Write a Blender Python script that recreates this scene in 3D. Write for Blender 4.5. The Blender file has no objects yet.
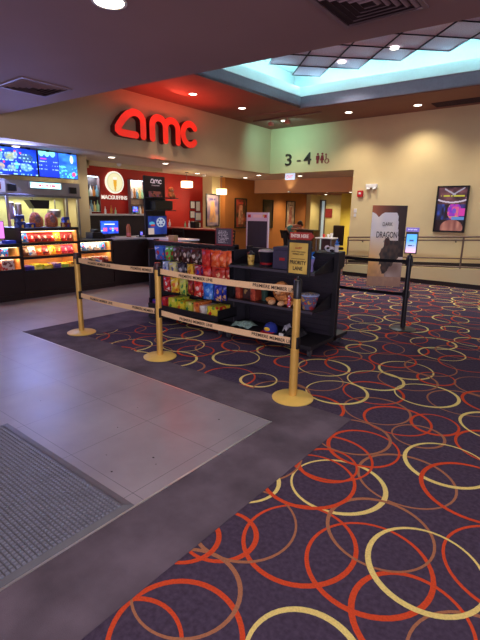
import bpy, bmesh, math, random
from math import sin, cos, pi, radians
from mathutils import Vector, Matrix
random.seed(7)
C = bpy.context.scene
COL = C.collection

# ------------------------------------------------------------------ camera, world, exposure
cam_data = bpy.data.cameras.new('camera'); cam = bpy.data.objects.new('camera', cam_data); COL.objects.link(cam)
cam_data.sensor_fit = 'VERTICAL'; cam_data.sensor_height = 24.0; cam_data.lens = 439.9 * 24.0 / 640.0
cam_data.clip_start = 0.05; cam_data.clip_end = 200
vx, vy, vz = Vector((0.78341, 0.62131, 0.015526)), Vector((-0.15926, 0.17654, 0.97132)), Vector((0.60075, -0.76342, 0.23725))
cam.matrix_world = Matrix(((vx.x, vy.x, vz.x, 0), (vx.y, vy.y, vz.y, 0), (vx.z, vy.z, vz.z, 1.508), (0, 0, 0, 1)))
C.camera = cam
C.view_settings.view_transform = 'Standard'; C.view_settings.look = 'None'
C.view_settings.gamma = 1.0; C.view_settings.exposure = 1.0; C.view_settings.use_curve_mapping = False
W = bpy.data.worlds.new('world'); C.world = W; W.use_nodes = True
bgn = W.node_tree.nodes['Background']; bgn.inputs[0].default_value = (0.80, 0.68, 0.80, 1); bgn.inputs[1].default_value = 0.42

def lamp(name, kind, loc, energy, color, size=0.1, rot=None, spot=None, blend=0.5, sy=None, target=None):
    d = bpy.data.lights.new(name, kind); d.energy = energy; d.color = color
    if kind == 'AREA':
        d.size = size
        if sy: d.shape = 'RECTANGLE'; d.size_y = sy
    else: d.shadow_soft_size = size
    if kind == 'SPOT': d.spot_size = radians(spot or 100); d.spot_blend = blend
    o = bpy.data.objects.new(name, d); COL.objects.link(o); o.location = loc
    if rot: o.rotation_euler = rot
    if target is not None:
        o.rotation_euler = (Vector(target) - Vector(loc)).to_track_quat('-Z', 'Y').to_euler()
    return o
# unseen area lamp added behind and right of the viewer for soft overall light
lamp('added_fill_light', 'AREA', (1.5, -3.2, 1.5), 110, (0.86, 0.80, 1.0), 4.5, sy=2.2, target=(-3.2, 3.5, 0.3))

# ------------------------------------------------------------------ materials
def lin(c):
    return tuple(((x/255)/12.92 if x/255 <= 0.04045 else ((x/255+0.055)/1.055)**2.4) for x in c)
MC = {}
def mat(name, rgb, rough=0.6, metal=0.0, emit=0.0, ecol=None, var=0.0, scale=20.0, bump=0.0, bscale=None, col2=None, spec=None, alpha=None, trans=None):
    """procedural material: srgb 0-255 colour with a little noise variation / bump"""
    if name in MC: return MC[name]
    m = bpy.data.materials.new(name); m.use_nodes = True; nt = m.node_tree; b = nt.nodes['Principled BSDF']
    c = lin(rgb)
    b.inputs['Roughness'].default_value = rough; b.inputs['Metallic'].default_value = metal
    if spec is not None: b.inputs['Specular IOR Level'].default_value = spec
    if trans: b.inputs['Transmission Weight'].default_value = trans
    if alpha is not None: b.inputs['Alpha'].default_value = alpha
    tc = nt.nodes.new('ShaderNodeTexCoord')
    if var > 0 or col2:
        n = nt.nodes.new('ShaderNodeTexNoise'); n.inputs['Scale'].default_value = scale; n.inputs['Detail'].default_value = 5
        nt.links.new(tc.outputs['Object'], n.inputs['Vector'])
        r = nt.nodes.new('ShaderNodeValToRGB'); r.color_ramp.elements[0].position = 0.32; r.color_ramp.elements[1].position = 0.68
        a = lin(col2) if col2 else tuple(x*(1-var) for x in c); d = c if col2 else tuple(min(1, x*(1+var)) for x in c)
        r.color_ramp.elements[0].color = (*a, 1); r.color_ramp.elements[1].color = (*d, 1)
        nt.links.new(n.outputs['Fac'], r.inputs['Fac']); nt.links.new(r.outputs['Color'], b.inputs['Base Color'])
    else: b.inputs['Base Color'].default_value = (*c, 1)
    if bump > 0:
        n2 = nt.nodes.new('ShaderNodeTexNoise'); n2.inputs['Scale'].default_value = bscale or scale*3; n2.inputs['Detail'].default_value = 4
        bp = nt.nodes.new('ShaderNodeBump'); bp.inputs['Strength'].default_value = bump; bp.inputs['Distance'].default_value = 0.01
        nt.links.new(tc.outputs['Object'], n2.inputs['Vector']); nt.links.new(n2.outputs['Fac'], bp.inputs['Height']); nt.links.new(bp.outputs['Normal'], b.inputs['Normal'])
    if emit > 0:
        b.inputs['Emission Color'].default_value = (*(lin(ecol) if ecol else c), 1); b.inputs['Emission Strength'].default_value = emit
    MC[name] = m; return m

def artmat(name, rough=0.4, emit=0.0):
    """printed artwork or a lit screen: colours come from the panel's colour attribute"""
    if name in MC: return MC[name]
    m = bpy.data.materials.new(name); m.use_nodes = True; nt = m.node_tree; b = nt.nodes['Principled BSDF']
    a = nt.nodes.new('ShaderNodeAttribute'); a.attribute_name = 'art'
    b.inputs['Roughness'].default_value = rough
    if emit > 0:
        b.inputs['Base Color'].default_value = (0.01, 0.01, 0.01, 1)
        nt.links.new(a.outputs['Color'], b.inputs['Emission Color']); b.inputs['Emission Strength'].default_value = emit
    else: nt.links.new(a.outputs['Color'], b.inputs['Base Color'])
    MC[name] = m; return m
ART = artmat('printed_artwork', 0.35); SCREEN = artmat('lit_screen', 0.3, 0.95); LITSIGN = artmat('lit_sign_face', 0.3, 1.6); BACKLIT = artmat('backlit_print', 0.4, 0.34); LITLOGO = artmat('backlit_logo', 0.4, 0.5)

def packmat(name, c1, c2, c3, scale=16, rough=0.32):
    """glossy printed packaging: a field colour with blobs of two more colours"""
    if name in MC: return MC[name]
    m = bpy.data.materials.new(name); m.use_nodes = True; nt = m.node_tree; b = nt.nodes['Principled BSDF']
    tc = nt.nodes.new('ShaderNodeTexCoord'); n = nt.nodes.new('ShaderNodeTexNoise'); n.inputs['Scale'].default_value = scale; n.inputs['Detail'].default_value = 1.5
    r = nt.nodes.new('ShaderNodeValToRGB'); r.color_ramp.interpolation = 'CONSTANT'
    e = r.color_ramp.elements; e[0].position = 0; e[0].color = (*lin(c2), 1); e[1].position = 0.40; e[1].color = (*lin(c1), 1)
    x = e.new(0.60); x.color = (*lin(c3), 1)
    nt.links.new(tc.outputs['Object'], n.inputs['Vector']); nt.links.new(n.outputs['Fac'], r.inputs['Fac']); nt.links.new(r.outputs['Color'], b.inputs['Base Color'])
    b.inputs['Roughness'].default_value = rough
    MC[name] = m; return m

M = dict(
    black=mat('black_powder_coat', (26, 24, 30), 0.45, var=0.15, scale=30),
    blackplastic=mat('black_plastic', (18, 18, 22), 0.35),
    dark_laminate=mat('dark_laminate', (38, 24, 24), 0.4, var=0.25, scale=6),
    grey=mat('grey_metal', (120, 118, 125), 0.35, 0.8, var=0.1),
    steel=mat('stainless_steel', (170, 165, 175), 0.3, 0.9, var=0.08, scale=5),
    gold=mat('gold_paint', (214, 170, 84), 0.38, 0.35, var=0.06, scale=12),
    goldflat=mat('gold_base_paint', (232, 196, 96), 0.5, 0.1, var=0.05, scale=12),
    belt=mat('tan_webbing', (226, 188, 142), 0.75, var=0.06, scale=90),
    text=mat('belt_lettering', (45, 30, 25), 0.7),
    white=mat('white_plastic', (225, 225, 222), 0.5, var=0.03),
    worktop=mat('pale_worktop', (168, 165, 172), 0.3, var=0.06, scale=14),
    wood=mat('lit_maple_laminate', (238, 176, 98), 0.5, var=0.08, scale=5),
    rubber=mat('caster_rubber', (70, 70, 74), 0.6),
    redwall=mat('red_paint', (170, 22, 14), 0.6, var=0.05, scale=3),
    brownwall=mat('ochre_brown_paint', (160, 96, 40), 0.65, var=0.06, scale=3),
    beige=mat('beige_paint', (216, 198, 150), 0.75, var=0.035, scale=2, bump=0.05, bscale=60),
    fascia=mat('taupe_paint', (196, 168, 132), 0.75, var=0.03, scale=2, bump=0.05, bscale=60),
    nearceil=mat('mauve_taupe_ceiling_paint', (156, 120, 118), 0.8, var=0.04, scale=1.2, bump=0.04, bscale=50),
    highceil=mat('brown_ceiling_paint', (134, 88, 76), 0.8, var=0.05, scale=1.5),
    concceil=mat('cream_ceiling_paint', (214, 196, 178), 0.8, var=0.03, scale=2),
    grayband=mat('grey_soffit_paint', (132, 128, 140), 0.8, var=0.05),
    cove=mat('white_cove_paint', (225, 232, 228), 0.8, var=0.02),
    redpaint=mat('cherry_red_laminate', (140, 24, 24), 0.4, var=0.1),
    lampglow=mat('lamp_lens', (255, 244, 225), 0.4, emit=5.0),
    basebd=mat('dark_baseboard', (30, 18, 18), 0.5),
    handrail=mat('grey_brown_rail_paint', (108, 88, 76), 0.45, 0.2),
    glass=mat('clear_glass', (225, 235, 235), 0.08, trans=0.9, alpha=0.5),
    skin=mat('skin', (205, 140, 115), 0.6, var=0.04),
    hair=mat('dark_brown_hair', (48, 30, 22), 0.7, var=0.25, scale=60),
)

# ------------------------------------------------------------------ mesh helpers
def link(name, bm, mats, parent=None, smooth=False, loc=None):
    me = bpy.data.meshes.new(name); bmesh.ops.recalc_face_normals(bm, faces=bm.faces[:]); bm.to_mesh(me); bm.free()
    for m in (mats if isinstance(mats, (list, tuple)) else [mats]): me.materials.append(m)
    o = bpy.data.objects.new(name, me); COL.objects.link(o)
    if parent is not None: o.parent = parent
    if loc is not None: o.location = loc
    if smooth:
        for p in me.polygons: p.use_smooth = True
        if hasattr(me, 'set_sharp_from_angle'): me.set_sharp_from_angle(angle=radians(40))
    return o
def NB(): return bmesh.new()
def box(bm, x0, x1, y0, y1, z0, z1, mi=0, bev=0.0):
    vs = [bm.verts.new((x, y, z)) for z in (z0, z1) for y in (y0, y1) for x in (x0, x1)]
    fs = [bm.faces.new([vs[i] for i in q]) for q in ((0, 2, 3, 1), (4, 5, 7, 6), (0, 1, 5, 4), (1, 3, 7, 5), (3, 2, 6, 7), (2, 0, 4, 6))]
    for f in fs: f.material_index = mi
    if bev > 0:
        es = list({e for f in fs for e in f.edges}); r = bmesh.ops.bevel(bm, geom=es, offset=bev, segments=2, affect='EDGES', profile=0.6)
        for f in r['faces']: f.material_index = mi
    return vs
def lathe(bm, prof, c=(0, 0, 0), seg=28, mi=0, sx=1, sy=1, cap=True):
    rings = []
    for r, z in prof:
        rings.append([bm.verts.new((c[0]+r*sx*cos(2*pi*i/seg), c[1]+r*sy*sin(2*pi*i/seg), c[2]+z)) for i in range(seg)])
    for a, b in zip(rings, rings[1:]):
        for i in range(seg):
            f = bm.faces.new((a[i], a[(i+1) % seg], b[(i+1) % seg], b[i])); f.material_index = mi
    if cap:
        for r in (rings[0], rings[-1]):
            f = bm.faces.new(r); f.material_index = mi
def tube(bm, pts, r, seg=10, mi=0, r2=None):
    pts = [Vector(p) for p in pts]; n = len(pts); rings = []
    for k, p in enumerate(pts):
        t = ((pts[min(k+1, n-1)]-pts[max(k-1, 0)])).normalized()
        a = Vector((0, 0, 1)) if abs(t.z) < 0.95 else Vector((1, 0, 0)); u = t.cross(a).normalized(); v = t.cross(u)
        rr = r if r2 is None else r+(r2-r)*k/(n-1)
        rings.append([bm.verts.new(p+rr*(cos(2*pi*i/seg)*u+sin(2*pi*i/seg)*v)) for i in range(seg)])
    for a, b in zip(rings, rings[1:]):
        for i in range(seg):
            f = bm.faces.new((a[i], a[(i+1) % seg], b[(i+1) % seg], b[i])); f.material_index = mi
    for q in (rings[0], rings[-1]):
        f = bm.faces.new(q); f.material_index = mi
def ball(bm, c, rx, ry, rz, seg=16, rings=10, mi=0):
    m = Matrix.Translation(c) @ Matrix.Diagonal((rx, ry, rz, 1))
    r = bmesh.ops.create_uvsphere(bm, u_segments=seg, v_segments=rings, radius=1, matrix=m)
    for v in r['verts']:
        for f in v.link_faces: f.material_index = mi
def prism(bm, pts, to3, d, mi=0):
    """extrude a 2-d outline; to3(a, b, t) maps outline coords and depth to 3-d"""
    A = [bm.verts.new(to3(a, b, 0)) for a, b in pts]; B = [bm.verts.new(to3(a, b, d)) for a, b in pts]
    n = len(pts); fs = [bm.faces.new(A), bm.faces.new(B[::-1])]
    for i in range(n): fs.append(bm.faces.new((A[i], B[i], B[(i+1) % n], A[(i+1) % n])))
    for f in fs: f.material_index = mi
def stroke(bm, pts, w, to3, d0, d1, mi=0, closed=False, mi_side=None):
    """a flat ribbon of width w along pts, with round ends, from depth d0 to d1"""
    P = [Vector((a, b)) for a, b in pts]; n = len(P); L, R = [], []
    for k in range(n):
        if closed: t = (P[(k+1) % n]-P[k-1])
        else: t = P[min(k+1, n-1)]-P[max(k-1, 0)]
        t.normalize(); nn = Vector((-t.y, t.x))
        L.append(P[k]+nn*w/2); R.append(P[k]-nn*w/2)
    ms = mi if mi_side is None else mi_side
    def V(p, d): return bm.verts.new(to3(p.x, p.y, d))
    L0 = [V(p, d0) for p in L]; R0 = [V(p, d0) for p in R]; L1 = [V(p, d1) for p in L]; R1 = [V(p, d1) for p in R]
    rng = range(n) if closed else range(n-1)
    for k in rng:
        j = (k+1) % n
        for q, m_ in (((L0[k], L0[j], R0[j], R0[k]), ms), ((L1[k], R1[k], R1[j], L1[j]), mi), ((L0[k], L1[k], L1[j], L0[j]), ms), ((R0[k], R0[j], R1[j], R1[k]), ms)):
            f = bm.faces.new(q); f.material_index = m_
    if not closed:
        for end, (a0, b0, a1, b1) in ((0, (L0[0], R0[0], L1[0], R1[0])), (n-1, (R0[-1], L0[-1], R1[-1], L1[-1]))):
            c = P[end]; start = (L[0]-c) if end == 0 else (R[-1]-c); ang0 = math.atan2(start.y, start.x)
            arc = [c+Vector((cos(ang0+pi*i/8), sin(ang0+pi*i/8)))*w/2 for i in range(1, 8)]
            q0 = [a0]+[V(p, d0) for p in arc]+[b0]; q1 = [a1]+[V(p, d1) for p in arc]+[b1]
            f = bm.faces.new(q0); f.material_index = ms; f = bm.faces.new(q1[::-1]); f.material_index = mi
            for i in range(8):
                f = bm.faces.new((q0[i], q1[i], q1[i+1], q0[i+1])); f.material_index = ms
def arc(cx, cy, rx, ry, a0, a1, n=12):
    return [(cx+rx*cos(radians(a0+(a1-a0)*i/n)), cy+ry*sin(radians(a0+(a1-a0)*i/n))) for i in range(n+1)]
def thing(name, label, cat, loc=(0, 0, 0), rz=0.0, group=None):
    o = bpy.data.objects.new(name, None); COL.objects.link(o); o.empty_display_size = 0.1
    o.location = loc; o.rotation_euler = (0, 0, rz); o['label'] = label; o['category'] = cat
    if group: o['group'] = group
    return o
def tag(o, label, cat, group=None, loc=None, rz=None, rot=None):
    o['label'] = label; o['category'] = cat
    if group: o['group'] = group
    if loc is not None: o.location = loc
    if rz is not None: o.rotation_euler = (0, 0, rz)
    if rot is not None: o.rotation_euler = rot
    return o
def struct(name, bm, mats, parent=None, smooth=False):
    o = link(name, bm, mats, parent, smooth)
    if parent is None: o['kind'] = 'structure'
    return o
def dup(root, label=None, loc=None, rz=None, group=None):
    def cp(o, par):
        c = o.copy(); COL.objects.link(c)
        if par is not None: c.parent = par
        for ch in list(o.children):
            if ch.type in ('MESH', 'EMPTY', 'LIGHT'): cp(ch, c)
        return c
    kids = list(root.children); r = root.copy(); COL.objects.link(r)
    for ch in kids: cp(ch, r)
    if label: r['label'] = label
    if loc is not None: r.location = loc
    if rz is not None: r.rotation_euler = (0, 0, rz)
    if group: r['group'] = group
    return r
FONT = {}
def text_mesh(name, s, height, width, m, parent, loc, rot, depth=0.002, align='CENTER', bold=0.0):
    """a line of raised lettering scaled to a total width and cap height; rot is (x, y, z) euler"""
    cu = bpy.data.curves.new(name, 'FONT'); cu.body = s; cu.extrude = 0.5; cu.offset = bold; cu.resolution_u = 3
    o = bpy.data.objects.new(name, cu); COL.objects.link(o)
    me = bpy.data.meshes.new_from_object(o.evaluated_get(bpy.context.evaluated_depsgraph_get()))
    bpy.data.objects.remove(o); bpy.data.curves.remove(cu); me.name = name
    xs = [v.co.x for v in me.vertices]; ys = [v.co.y for v in me.vertices]
    w = max(xs)-min(xs); h = max(ys)-min(ys); cx = (max(xs)+min(xs))/2; cy = (max(ys)+min(ys))/2
    sx = width/w if width else height/h; syy = height/h
    for v in me.vertices: v.co = ((v.co.x-cx)*sx, (v.co.y-cy)*syy, v.co.z*depth+depth/2)
    me.materials.append(m)
    t = bpy.data.objects.new(name, me); COL.objects.link(t)
    if parent is not None: t.parent = parent
    t.location = loc; t.rotation_euler = rot
    return t
def artboard(name, w, h, fn, m, parent, loc, rot, nx=60, ny=80, thick=0.004):
    """a flat printed sheet or screen in its local x (width) / z (height) plane facing local -y, origin bottom centre;
       fn(u, v) gives the srgb colour at u 0..1 left to right, v 0..1 bottom to top"""
    verts, faces, cols = [], [], []
    for j in range(ny+1):
        for i in range(nx+1): verts.append((w*(i/nx-0.5), 0, h*j/ny))
    for j in range(ny):
        for i in range(nx):
            a = j*(nx+1)+i; faces.append((a, a+1, a+nx+2, a+nx+1)); cols.append(lin(fn((i+.5)/nx, (j+.5)/ny)))
    k = len(verts); verts += [(-w/2, thick, 0), (w/2, thick, 0), (w/2, thick, h), (-w/2, thick, h)]
    c0, c1, c2, c3 = 0, nx, (ny+1)*(nx+1)-1, ny*(nx+1)
    faces += [(k, k+3, k+2, k+1), (c0, k, k+1, c1), (c1, k+1, k+2, c2), (c2, k+2, k+3, c3), (c3, k+3, k, c0)]; cols += [(0.02, 0.02, 0.02)]*5
    me = bpy.data.meshes.new(name); me.from_pydata(verts, [], faces); me.materials.append(m)
    at = me.color_attributes.new('art', 'FLOAT_COLOR', 'CORNER')
    li = 0
    for p, c in zip(me.polygons, cols):
        for l in p.loop_indices: at.data[l].color = (*c, 1)
    o = bpy.data.objects.new(name, me); COL.objects.link(o)
    if parent is not None: o.parent = parent
    o.location = loc; o.rotation_euler = rot
    return o
def mix(a, b, t): t = max(0, min(1, t)); return tuple(x+(y-x)*t for x, y in zip(a, b))
def hsh(i, j, s=0):
    x = sin(i*127.1+j*311.7+s*74.7)*43758.5453; return x-math.floor(x)
def vnoise(x, y, s=0):
    i, j = math.floor(x), math.floor(y); fx, fy = x-i, y-j; fx = fx*fx*(3-2*fx); fy = fy*fy*(3-2*fy)
    return (hsh(i, j, s)*(1-fx)+hsh(i+1, j, s)*fx)*(1-fy)+(hsh(i, j+1, s)*(1-fx)+hsh(i+1, j+1, s)*fx)*fy

# ================================================================== SETTING
HZ = 3.745; NZ = 2.88; CZ = 2.58            # high ceiling, near ceiling, concession ceiling
FX = -7.45; WY = 10.72                       # fascia plane, far wall plane
# ---- carpet with its rings (one floor mesh)
def carpet():
    verts, faces, mi = [], [], []
    def quad(x0, x1, y0, y1, z, m):
        k = len(verts); verts.extend([(x0, y0, z), (x1, y0, z), (x1, y1, z), (x0, y1, z)]); faces.append((k, k+1, k+2, k+3)); mi.append(m)
    quad(-14, 9, -6, 24, 0, 0)
    fixed = [(-0.967, .879, .246, 1), (-1.072, .737, .201, 1), (-1.085, 1.05, .221, 2), (-1.309, 1.255, .165, 1), (-1.187, 1.377, .173, 1), (-1.153, 1.525, .264, 2), (-.868, 1.584, .263, 1),
        (-.556, 1.654, .27, 1), (-.557, 1.098, .204, 3), (-.929, 2.113, .261, 3), (-.354, 1.798, .246, 3), (-.597, 1.89, .25, 2), (-.316, 1.491, .227, 1), (-.046, 1.438, .255, 2), (-.038, 2.032, .288, 1),
        (-.498, 2.749, .251, 3), (-.305, 2.551, .28, 1), (-.644, 2.42, .27, 2), (-.985, 2.601, .232, 1), (-1.104, 2.356, .264, 1), (-1.111, 2.7, .254, 2), (-1.087, 2.05, .266, 1), (-1.072, 2.26, .182, 1),
        (-1.488, 2.072, .3, 2), (-1.371, 1.798, .204, 3), (-.709, 3.263, .168, 1), (-1.136, 3.218, .25, 2), (-.333, 3.52, .25, 3), (-.288, 3.17, .245, 1), (-.923, 3.796, .255, 3), (-.95, 3.15, .24, 1), (-.75, 3.0, .17, 2), (-1.55, 3.35, .26, 3), (-1.3, 3.55, .25, 1)]
    rr = random.Random(31); rings = list(fixed); centers = list(fixed)
    cell = {}
    def near(x, y, c, dmin):
        ci, cj = int(x//.5), int(y//.5)
        for i in range(ci-1, ci+2):
            for j in range(cj-1, cj+2):
                for (a, b, _, cc) in cell.get((i, j), ()):
                    d = math.hypot(a-x, b-y)
                    if d < (dmin if cc != c else dmin*1.7): return True
        return False
    def put(r): cell.setdefault((int(r[0]//.5), int(r[1]//.5)), []).append(r)
    for r in fixed: put(r)
    for _ in range(16000):
        x = rr.uniform(-9.2, 1.6); y = rr.uniform(0.3, 14.5)
        if -1.5 < x < 0.1 and 0.5 < y < 3.0: continue
        if x < -5 and 0 < y < 5.5: continue
        c = rr.choice((1, 1, 2, 3, 3, 1))
        if near(x, y, c, 0.25): continue
        r = (x, y, rr.choice((.25, .255, .26, .24, .17, .2, .25)), c); put(r); rings.append(r)
    z = 0.0005; N = 44; rr.shuffle(rings); wid = {1: (.0085, .016), 2: (.007, .013), 3: (.0075, .0175)}
    for n_, (x, y, r, c) in enumerate(rings):
        zz = 0.0004+0.0016*n_/len(rings); a0 = rr.uniform(0, 6.28); k = len(verts); lo, hi = wid[c]
        for i in range(N):
            a = 2*pi*i/N; w = lo+(hi-lo)*(0.5+0.5*cos(a-a0)); wob = 0.004*sin(2*a+a0)
            verts.append((x+(r+wob-w*.8)*cos(a), y+(r+wob-w*.8)*sin(a), zz)); verts.append((x+(r+wob+w*.8)*cos(a), y+(r+wob+w*.8)*sin(a), zz))
        for i in range(N):
            j = (i+1) % N; faces.append((k+2*i, k+2*i+1, k+2*j+1, k+2*j)); mi.append(c)
    me = bpy.data.meshes.new('floor'); me.from_pydata(verts, [], faces)
    base = mat('aubergine_carpet', (77, 66, 87), 0.95, var=0.22, scale=45, bump=0.5, bscale=600, spec=0.1)
    for m in (base, mat('carpet_ring_red', (214, 80, 46), 0.95, var=0.14, scale=120, bump=0.4, bscale=600, spec=0.1),
              mat('carpet_ring_tan', (172, 116, 86), 0.95, var=0.14, scale=120, bump=0.4, bscale=600, spec=0.1),
              mat('carpet_ring_yellow', (238, 218, 134), 0.95, var=0.12, scale=120, bump=0.4, bscale=600, spec=0.1)): me.materials.append(m)
    for p, m in zip(me.polygons, mi): p.material_index = m
    o = bpy.data.objects.new('floor', me); COL.objects.link(o); o['kind'] = 'structure'; o.location.z = -0.002
carpet()
# ---- plain border carpet (L shape plus left strip), slightly proud
bm = NB()
border_mat = mat('plain_border_carpet', (102, 92, 104), 0.95, var=0.34, scale=3.2, bump=0.5, bscale=500, spec=0.1)
box(bm, -5.47, -1.66, 2.5, 2.93, -0.001, 0.003)
box(bm, -1.66, -1.22, -5, 2.93, -0.001, 0.003)
box(bm, -5.47, -4.69, 2.93, 6.6, -0.001, 0.003)
struct('carpet_border', bm, border_mat)
# ---- stone tile floor
def tile_material():
    m = bpy.data.materials.new('grey_stone_tile'); m.use_nodes = True; nt = m.node_tree; b = nt.nodes['Principled BSDF']
    tc = nt.nodes.new('ShaderNodeTexCoord'); sep = nt.nodes.new('ShaderNodeSeparateXYZ'); nt.links.new(tc.outputs['Object'], sep.inputs[0])
    def line(sock, off):
        a = nt.nodes.new('ShaderNodeMath'); a.operation = 'SUBTRACT'; a.inputs[1].default_value = off; nt.links.new(sock, a.inputs[0])
        w = nt.nodes.new('ShaderNodeMath'); w.operation = 'PINGPONG'; w.inputs[1].default_value = 0.305; nt.links.new(a.outputs[0], w.inputs[0])
        l = nt.nodes.new('ShaderNodeMath'); l.operation = 'LESS_THAN'; l.inputs[1].default_value = 0.0022; nt.links.new(w.outputs[0], l.inputs[0]); return l
    lx = line(sep.outputs[0], -1.76); ly = line(sep.outputs[1], 1.92)
    mx = nt.nodes.new('ShaderNodeMath'); mx.operation = 'MAXIMUM'; nt.links.new(lx.outputs[0], mx.inputs[0]); nt.links.new(ly.outputs[0], mx.inputs[1])
    n = nt.nodes.new('ShaderNodeTexNoise'); n.inputs['Scale'].default_value = 2.5; n.inputs['Detail'].default_value = 8; nt.links.new(tc.outputs['Object'], n.inputs[0])
    r = nt.nodes.new('ShaderNodeValToRGB'); r.color_ramp.elements[0].position = .3; r.color_ramp.elements[1].position = .7
    r.color_ramp.elements[0].color = (*lin((128, 122, 132)), 1); r.color_ramp.elements[1].color = (*lin((150, 144, 154)), 1); nt.links.new(n.outputs['Fac'], r.inputs[0])
    mc = nt.nodes.new('ShaderNodeMixRGB'); mc.inputs[2].default_value = (*lin((100, 96, 106)), 1); nt.links.new(mx.outputs[0], mc.inputs[0]); nt.links.new(r.outputs[0], mc.inputs[1]); nt.links.new(mc.outputs[0], b.inputs['Base Color'])
    rr = nt.nodes.new('ShaderNodeMapRange'); rr.inputs['To Min'].default_value = .33; rr.inputs['To Max'].default_value = .48; nt.links.new(n.outputs['Fac'], rr.inputs['Value']); nt.links.new(rr.outputs[0], b.inputs['Roughness'])
    bp = nt.nodes.new('ShaderNodeBump'); bp.inputs['Strength'].default_value = 0.3; bp.inputs['Distance'].default_value = 0.002; bp.invert = True
    nt.links.new(mx.outputs[0], bp.inputs['Height']); nt.links.new(bp.outputs[0], b.inputs['Normal'])
    return m
bm = NB(); tm = tile_material()
box(bm, -11, -1.662, -5, 2.5, -0.001, 0.004); box(bm, -11, -5.47, 2.5, 8.0, -0.001, 0.004)
for gx, gy, gr in ((-1.98, 2.28, .012), (-1.95, 1.62, .013), (-1.88, 1.58, .007), (-2.02, 1.36, .012), (-2.45, 1.72, .008), (-2.6, 2.02, .007), (-3.3, 1.6, .008), (-2.2, 1.45, .006)):
    prism(bm, arc(gx, gy, gr*.6, gr*.5, 0, 330, 11), lambda a, b, t: (a, b, .004+t), .0006, 1)
struct('tile_floor', bm, [tm, mat('dark_floor_spot', (46, 42, 48), .7)])
bm = NB(); box(bm, -1.666, -1.654, -5, 2.506, 0, 0.0065); box(bm, -5.47, -1.654, 2.494, 2.503, 0, 0.0055)
struct('trim_1', bm, mat('aluminium_edge_strip', (200, 196, 192), 0.3, 0.8))
# ---- far wall with opening to auditoria 3-4
bm = NB()
box(bm, FX-0.3, 9, WY, WY+0.2, CZ, HZ+0.6); box(bm, -4.93, 9, WY, WY+0.2, 0, CZ)
struct('wall_far', bm, M['beige'])
bm = NB(); box(bm, FX-0.28, FX, -6, WY, CZ, HZ+0.2); struct('wall_left', bm, M['fascia'])
bm = NB(); box(bm, -4.9, 9, WY-0.012, WY+0.001, 0, 0.12); struct('baseboard_far', bm, M['basebd'])
# ---- ceilings
bm = NB()
def poly_slab(bm, pts, z0, z1): prism(bm, pts, lambda a, b, t: (a, b, z0+t), z1-z0)
poly_slab(bm, [(-8.2, 3.28), (-4.26, 3.53), (-0.88, 3.81), (9, 4.6), (9, -8), (-8.2, -8)], NZ, HZ+0.5)
struct('ceiling_near', bm, M['nearceil'])
TX, TY = -5.48, 8.98; TX0 = -5.85
bm = NB()   # high ceiling around the tray
poly_slab(bm, [(-8, 3.2), (TX0, 3.2), (TX, TY), (-8, TY)], HZ, HZ+0.05)
poly_slab(bm, [(-8, TY), (9, TY+0.75), (9, WY+0.2), (-8, WY+0.2)], HZ, HZ+0.05)
struct('ceiling_high', bm, M['highceil'])
bm = NB()   # grey vertical band of the tray
band = [(TX0, 3.2), (TX, TY), (9, TY+0.75)]
for a, b in zip(band, band[1:]):
    k = 0.03; pr = [(a[0], a[1]), (b[0], b[1]), (b[0]-(0.04 if a[0] != TX else 0), b[1]+0.04), (a[0]-0.04, a[1]+(0.04 if a[0] == TX else 0))]
    prism(bm, pr, lambda x, y, t: (x, y, HZ+0.001+t), 0.225)
struct('trim_2', bm, M['grayband'])
bm = NB()   # sloping white lip above it
def strip(bm, pts0, pts1):
    A = [bm.verts.new(p) for p in pts0]; B = [bm.verts.new(p) for p in pts1]
    for i in range(len(A)-1): bm.faces.new((A[i], A[i+1], B[i+1], B[i]))
zl = HZ+0.225
strip(bm, [(TX0, 3.2, zl), (TX, TY, zl), (9, TY+.75, zl)], [(TX0+.01, 3.2, zl+.005), (TX+.01, TY-.01, zl+.005), (9, TY+.74, zl+.005)])
strip(bm, [(TX0+.01, 3.2, zl+.005), (TX+.01, TY-.01, zl+.005), (9, TY+.74, zl+.005)], [(TX0-.08, 3.2, zl+.22), (TX-.08, TY+.08, zl+.22), (9, TY+.83, zl+.22)])
strip(bm, [(TX0-.08, 3.2, zl+.22), (TX-.08, TY+.08, zl+.22), (9, TY+.83, zl+.22)], [(TX0-.5, 3.2, zl+.2), (TX-.5, TY+.5, zl+.2), (9, TY+1.25, zl+.2)])
struct('trim_3', bm, M['cove'])
UZ = 4.62
bm = NB(); poly_slab(bm, [(-6.6, 3.0), (-6.1, TY+.6), (9, TY+1.4), (9, 3.0)], UZ, UZ+0.05)
strip(bm, [(TX0-.5, 3.2, zl+.2), (TX-.5, TY+.5, zl+.2), (9, TY+1.25, zl+.2)], [(TX0-.5, 3.2, UZ), (TX-.5, TY+.5, UZ), (9, TY+1.25, UZ)])
struct('ceiling_tray', bm, M['cove'])
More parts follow.
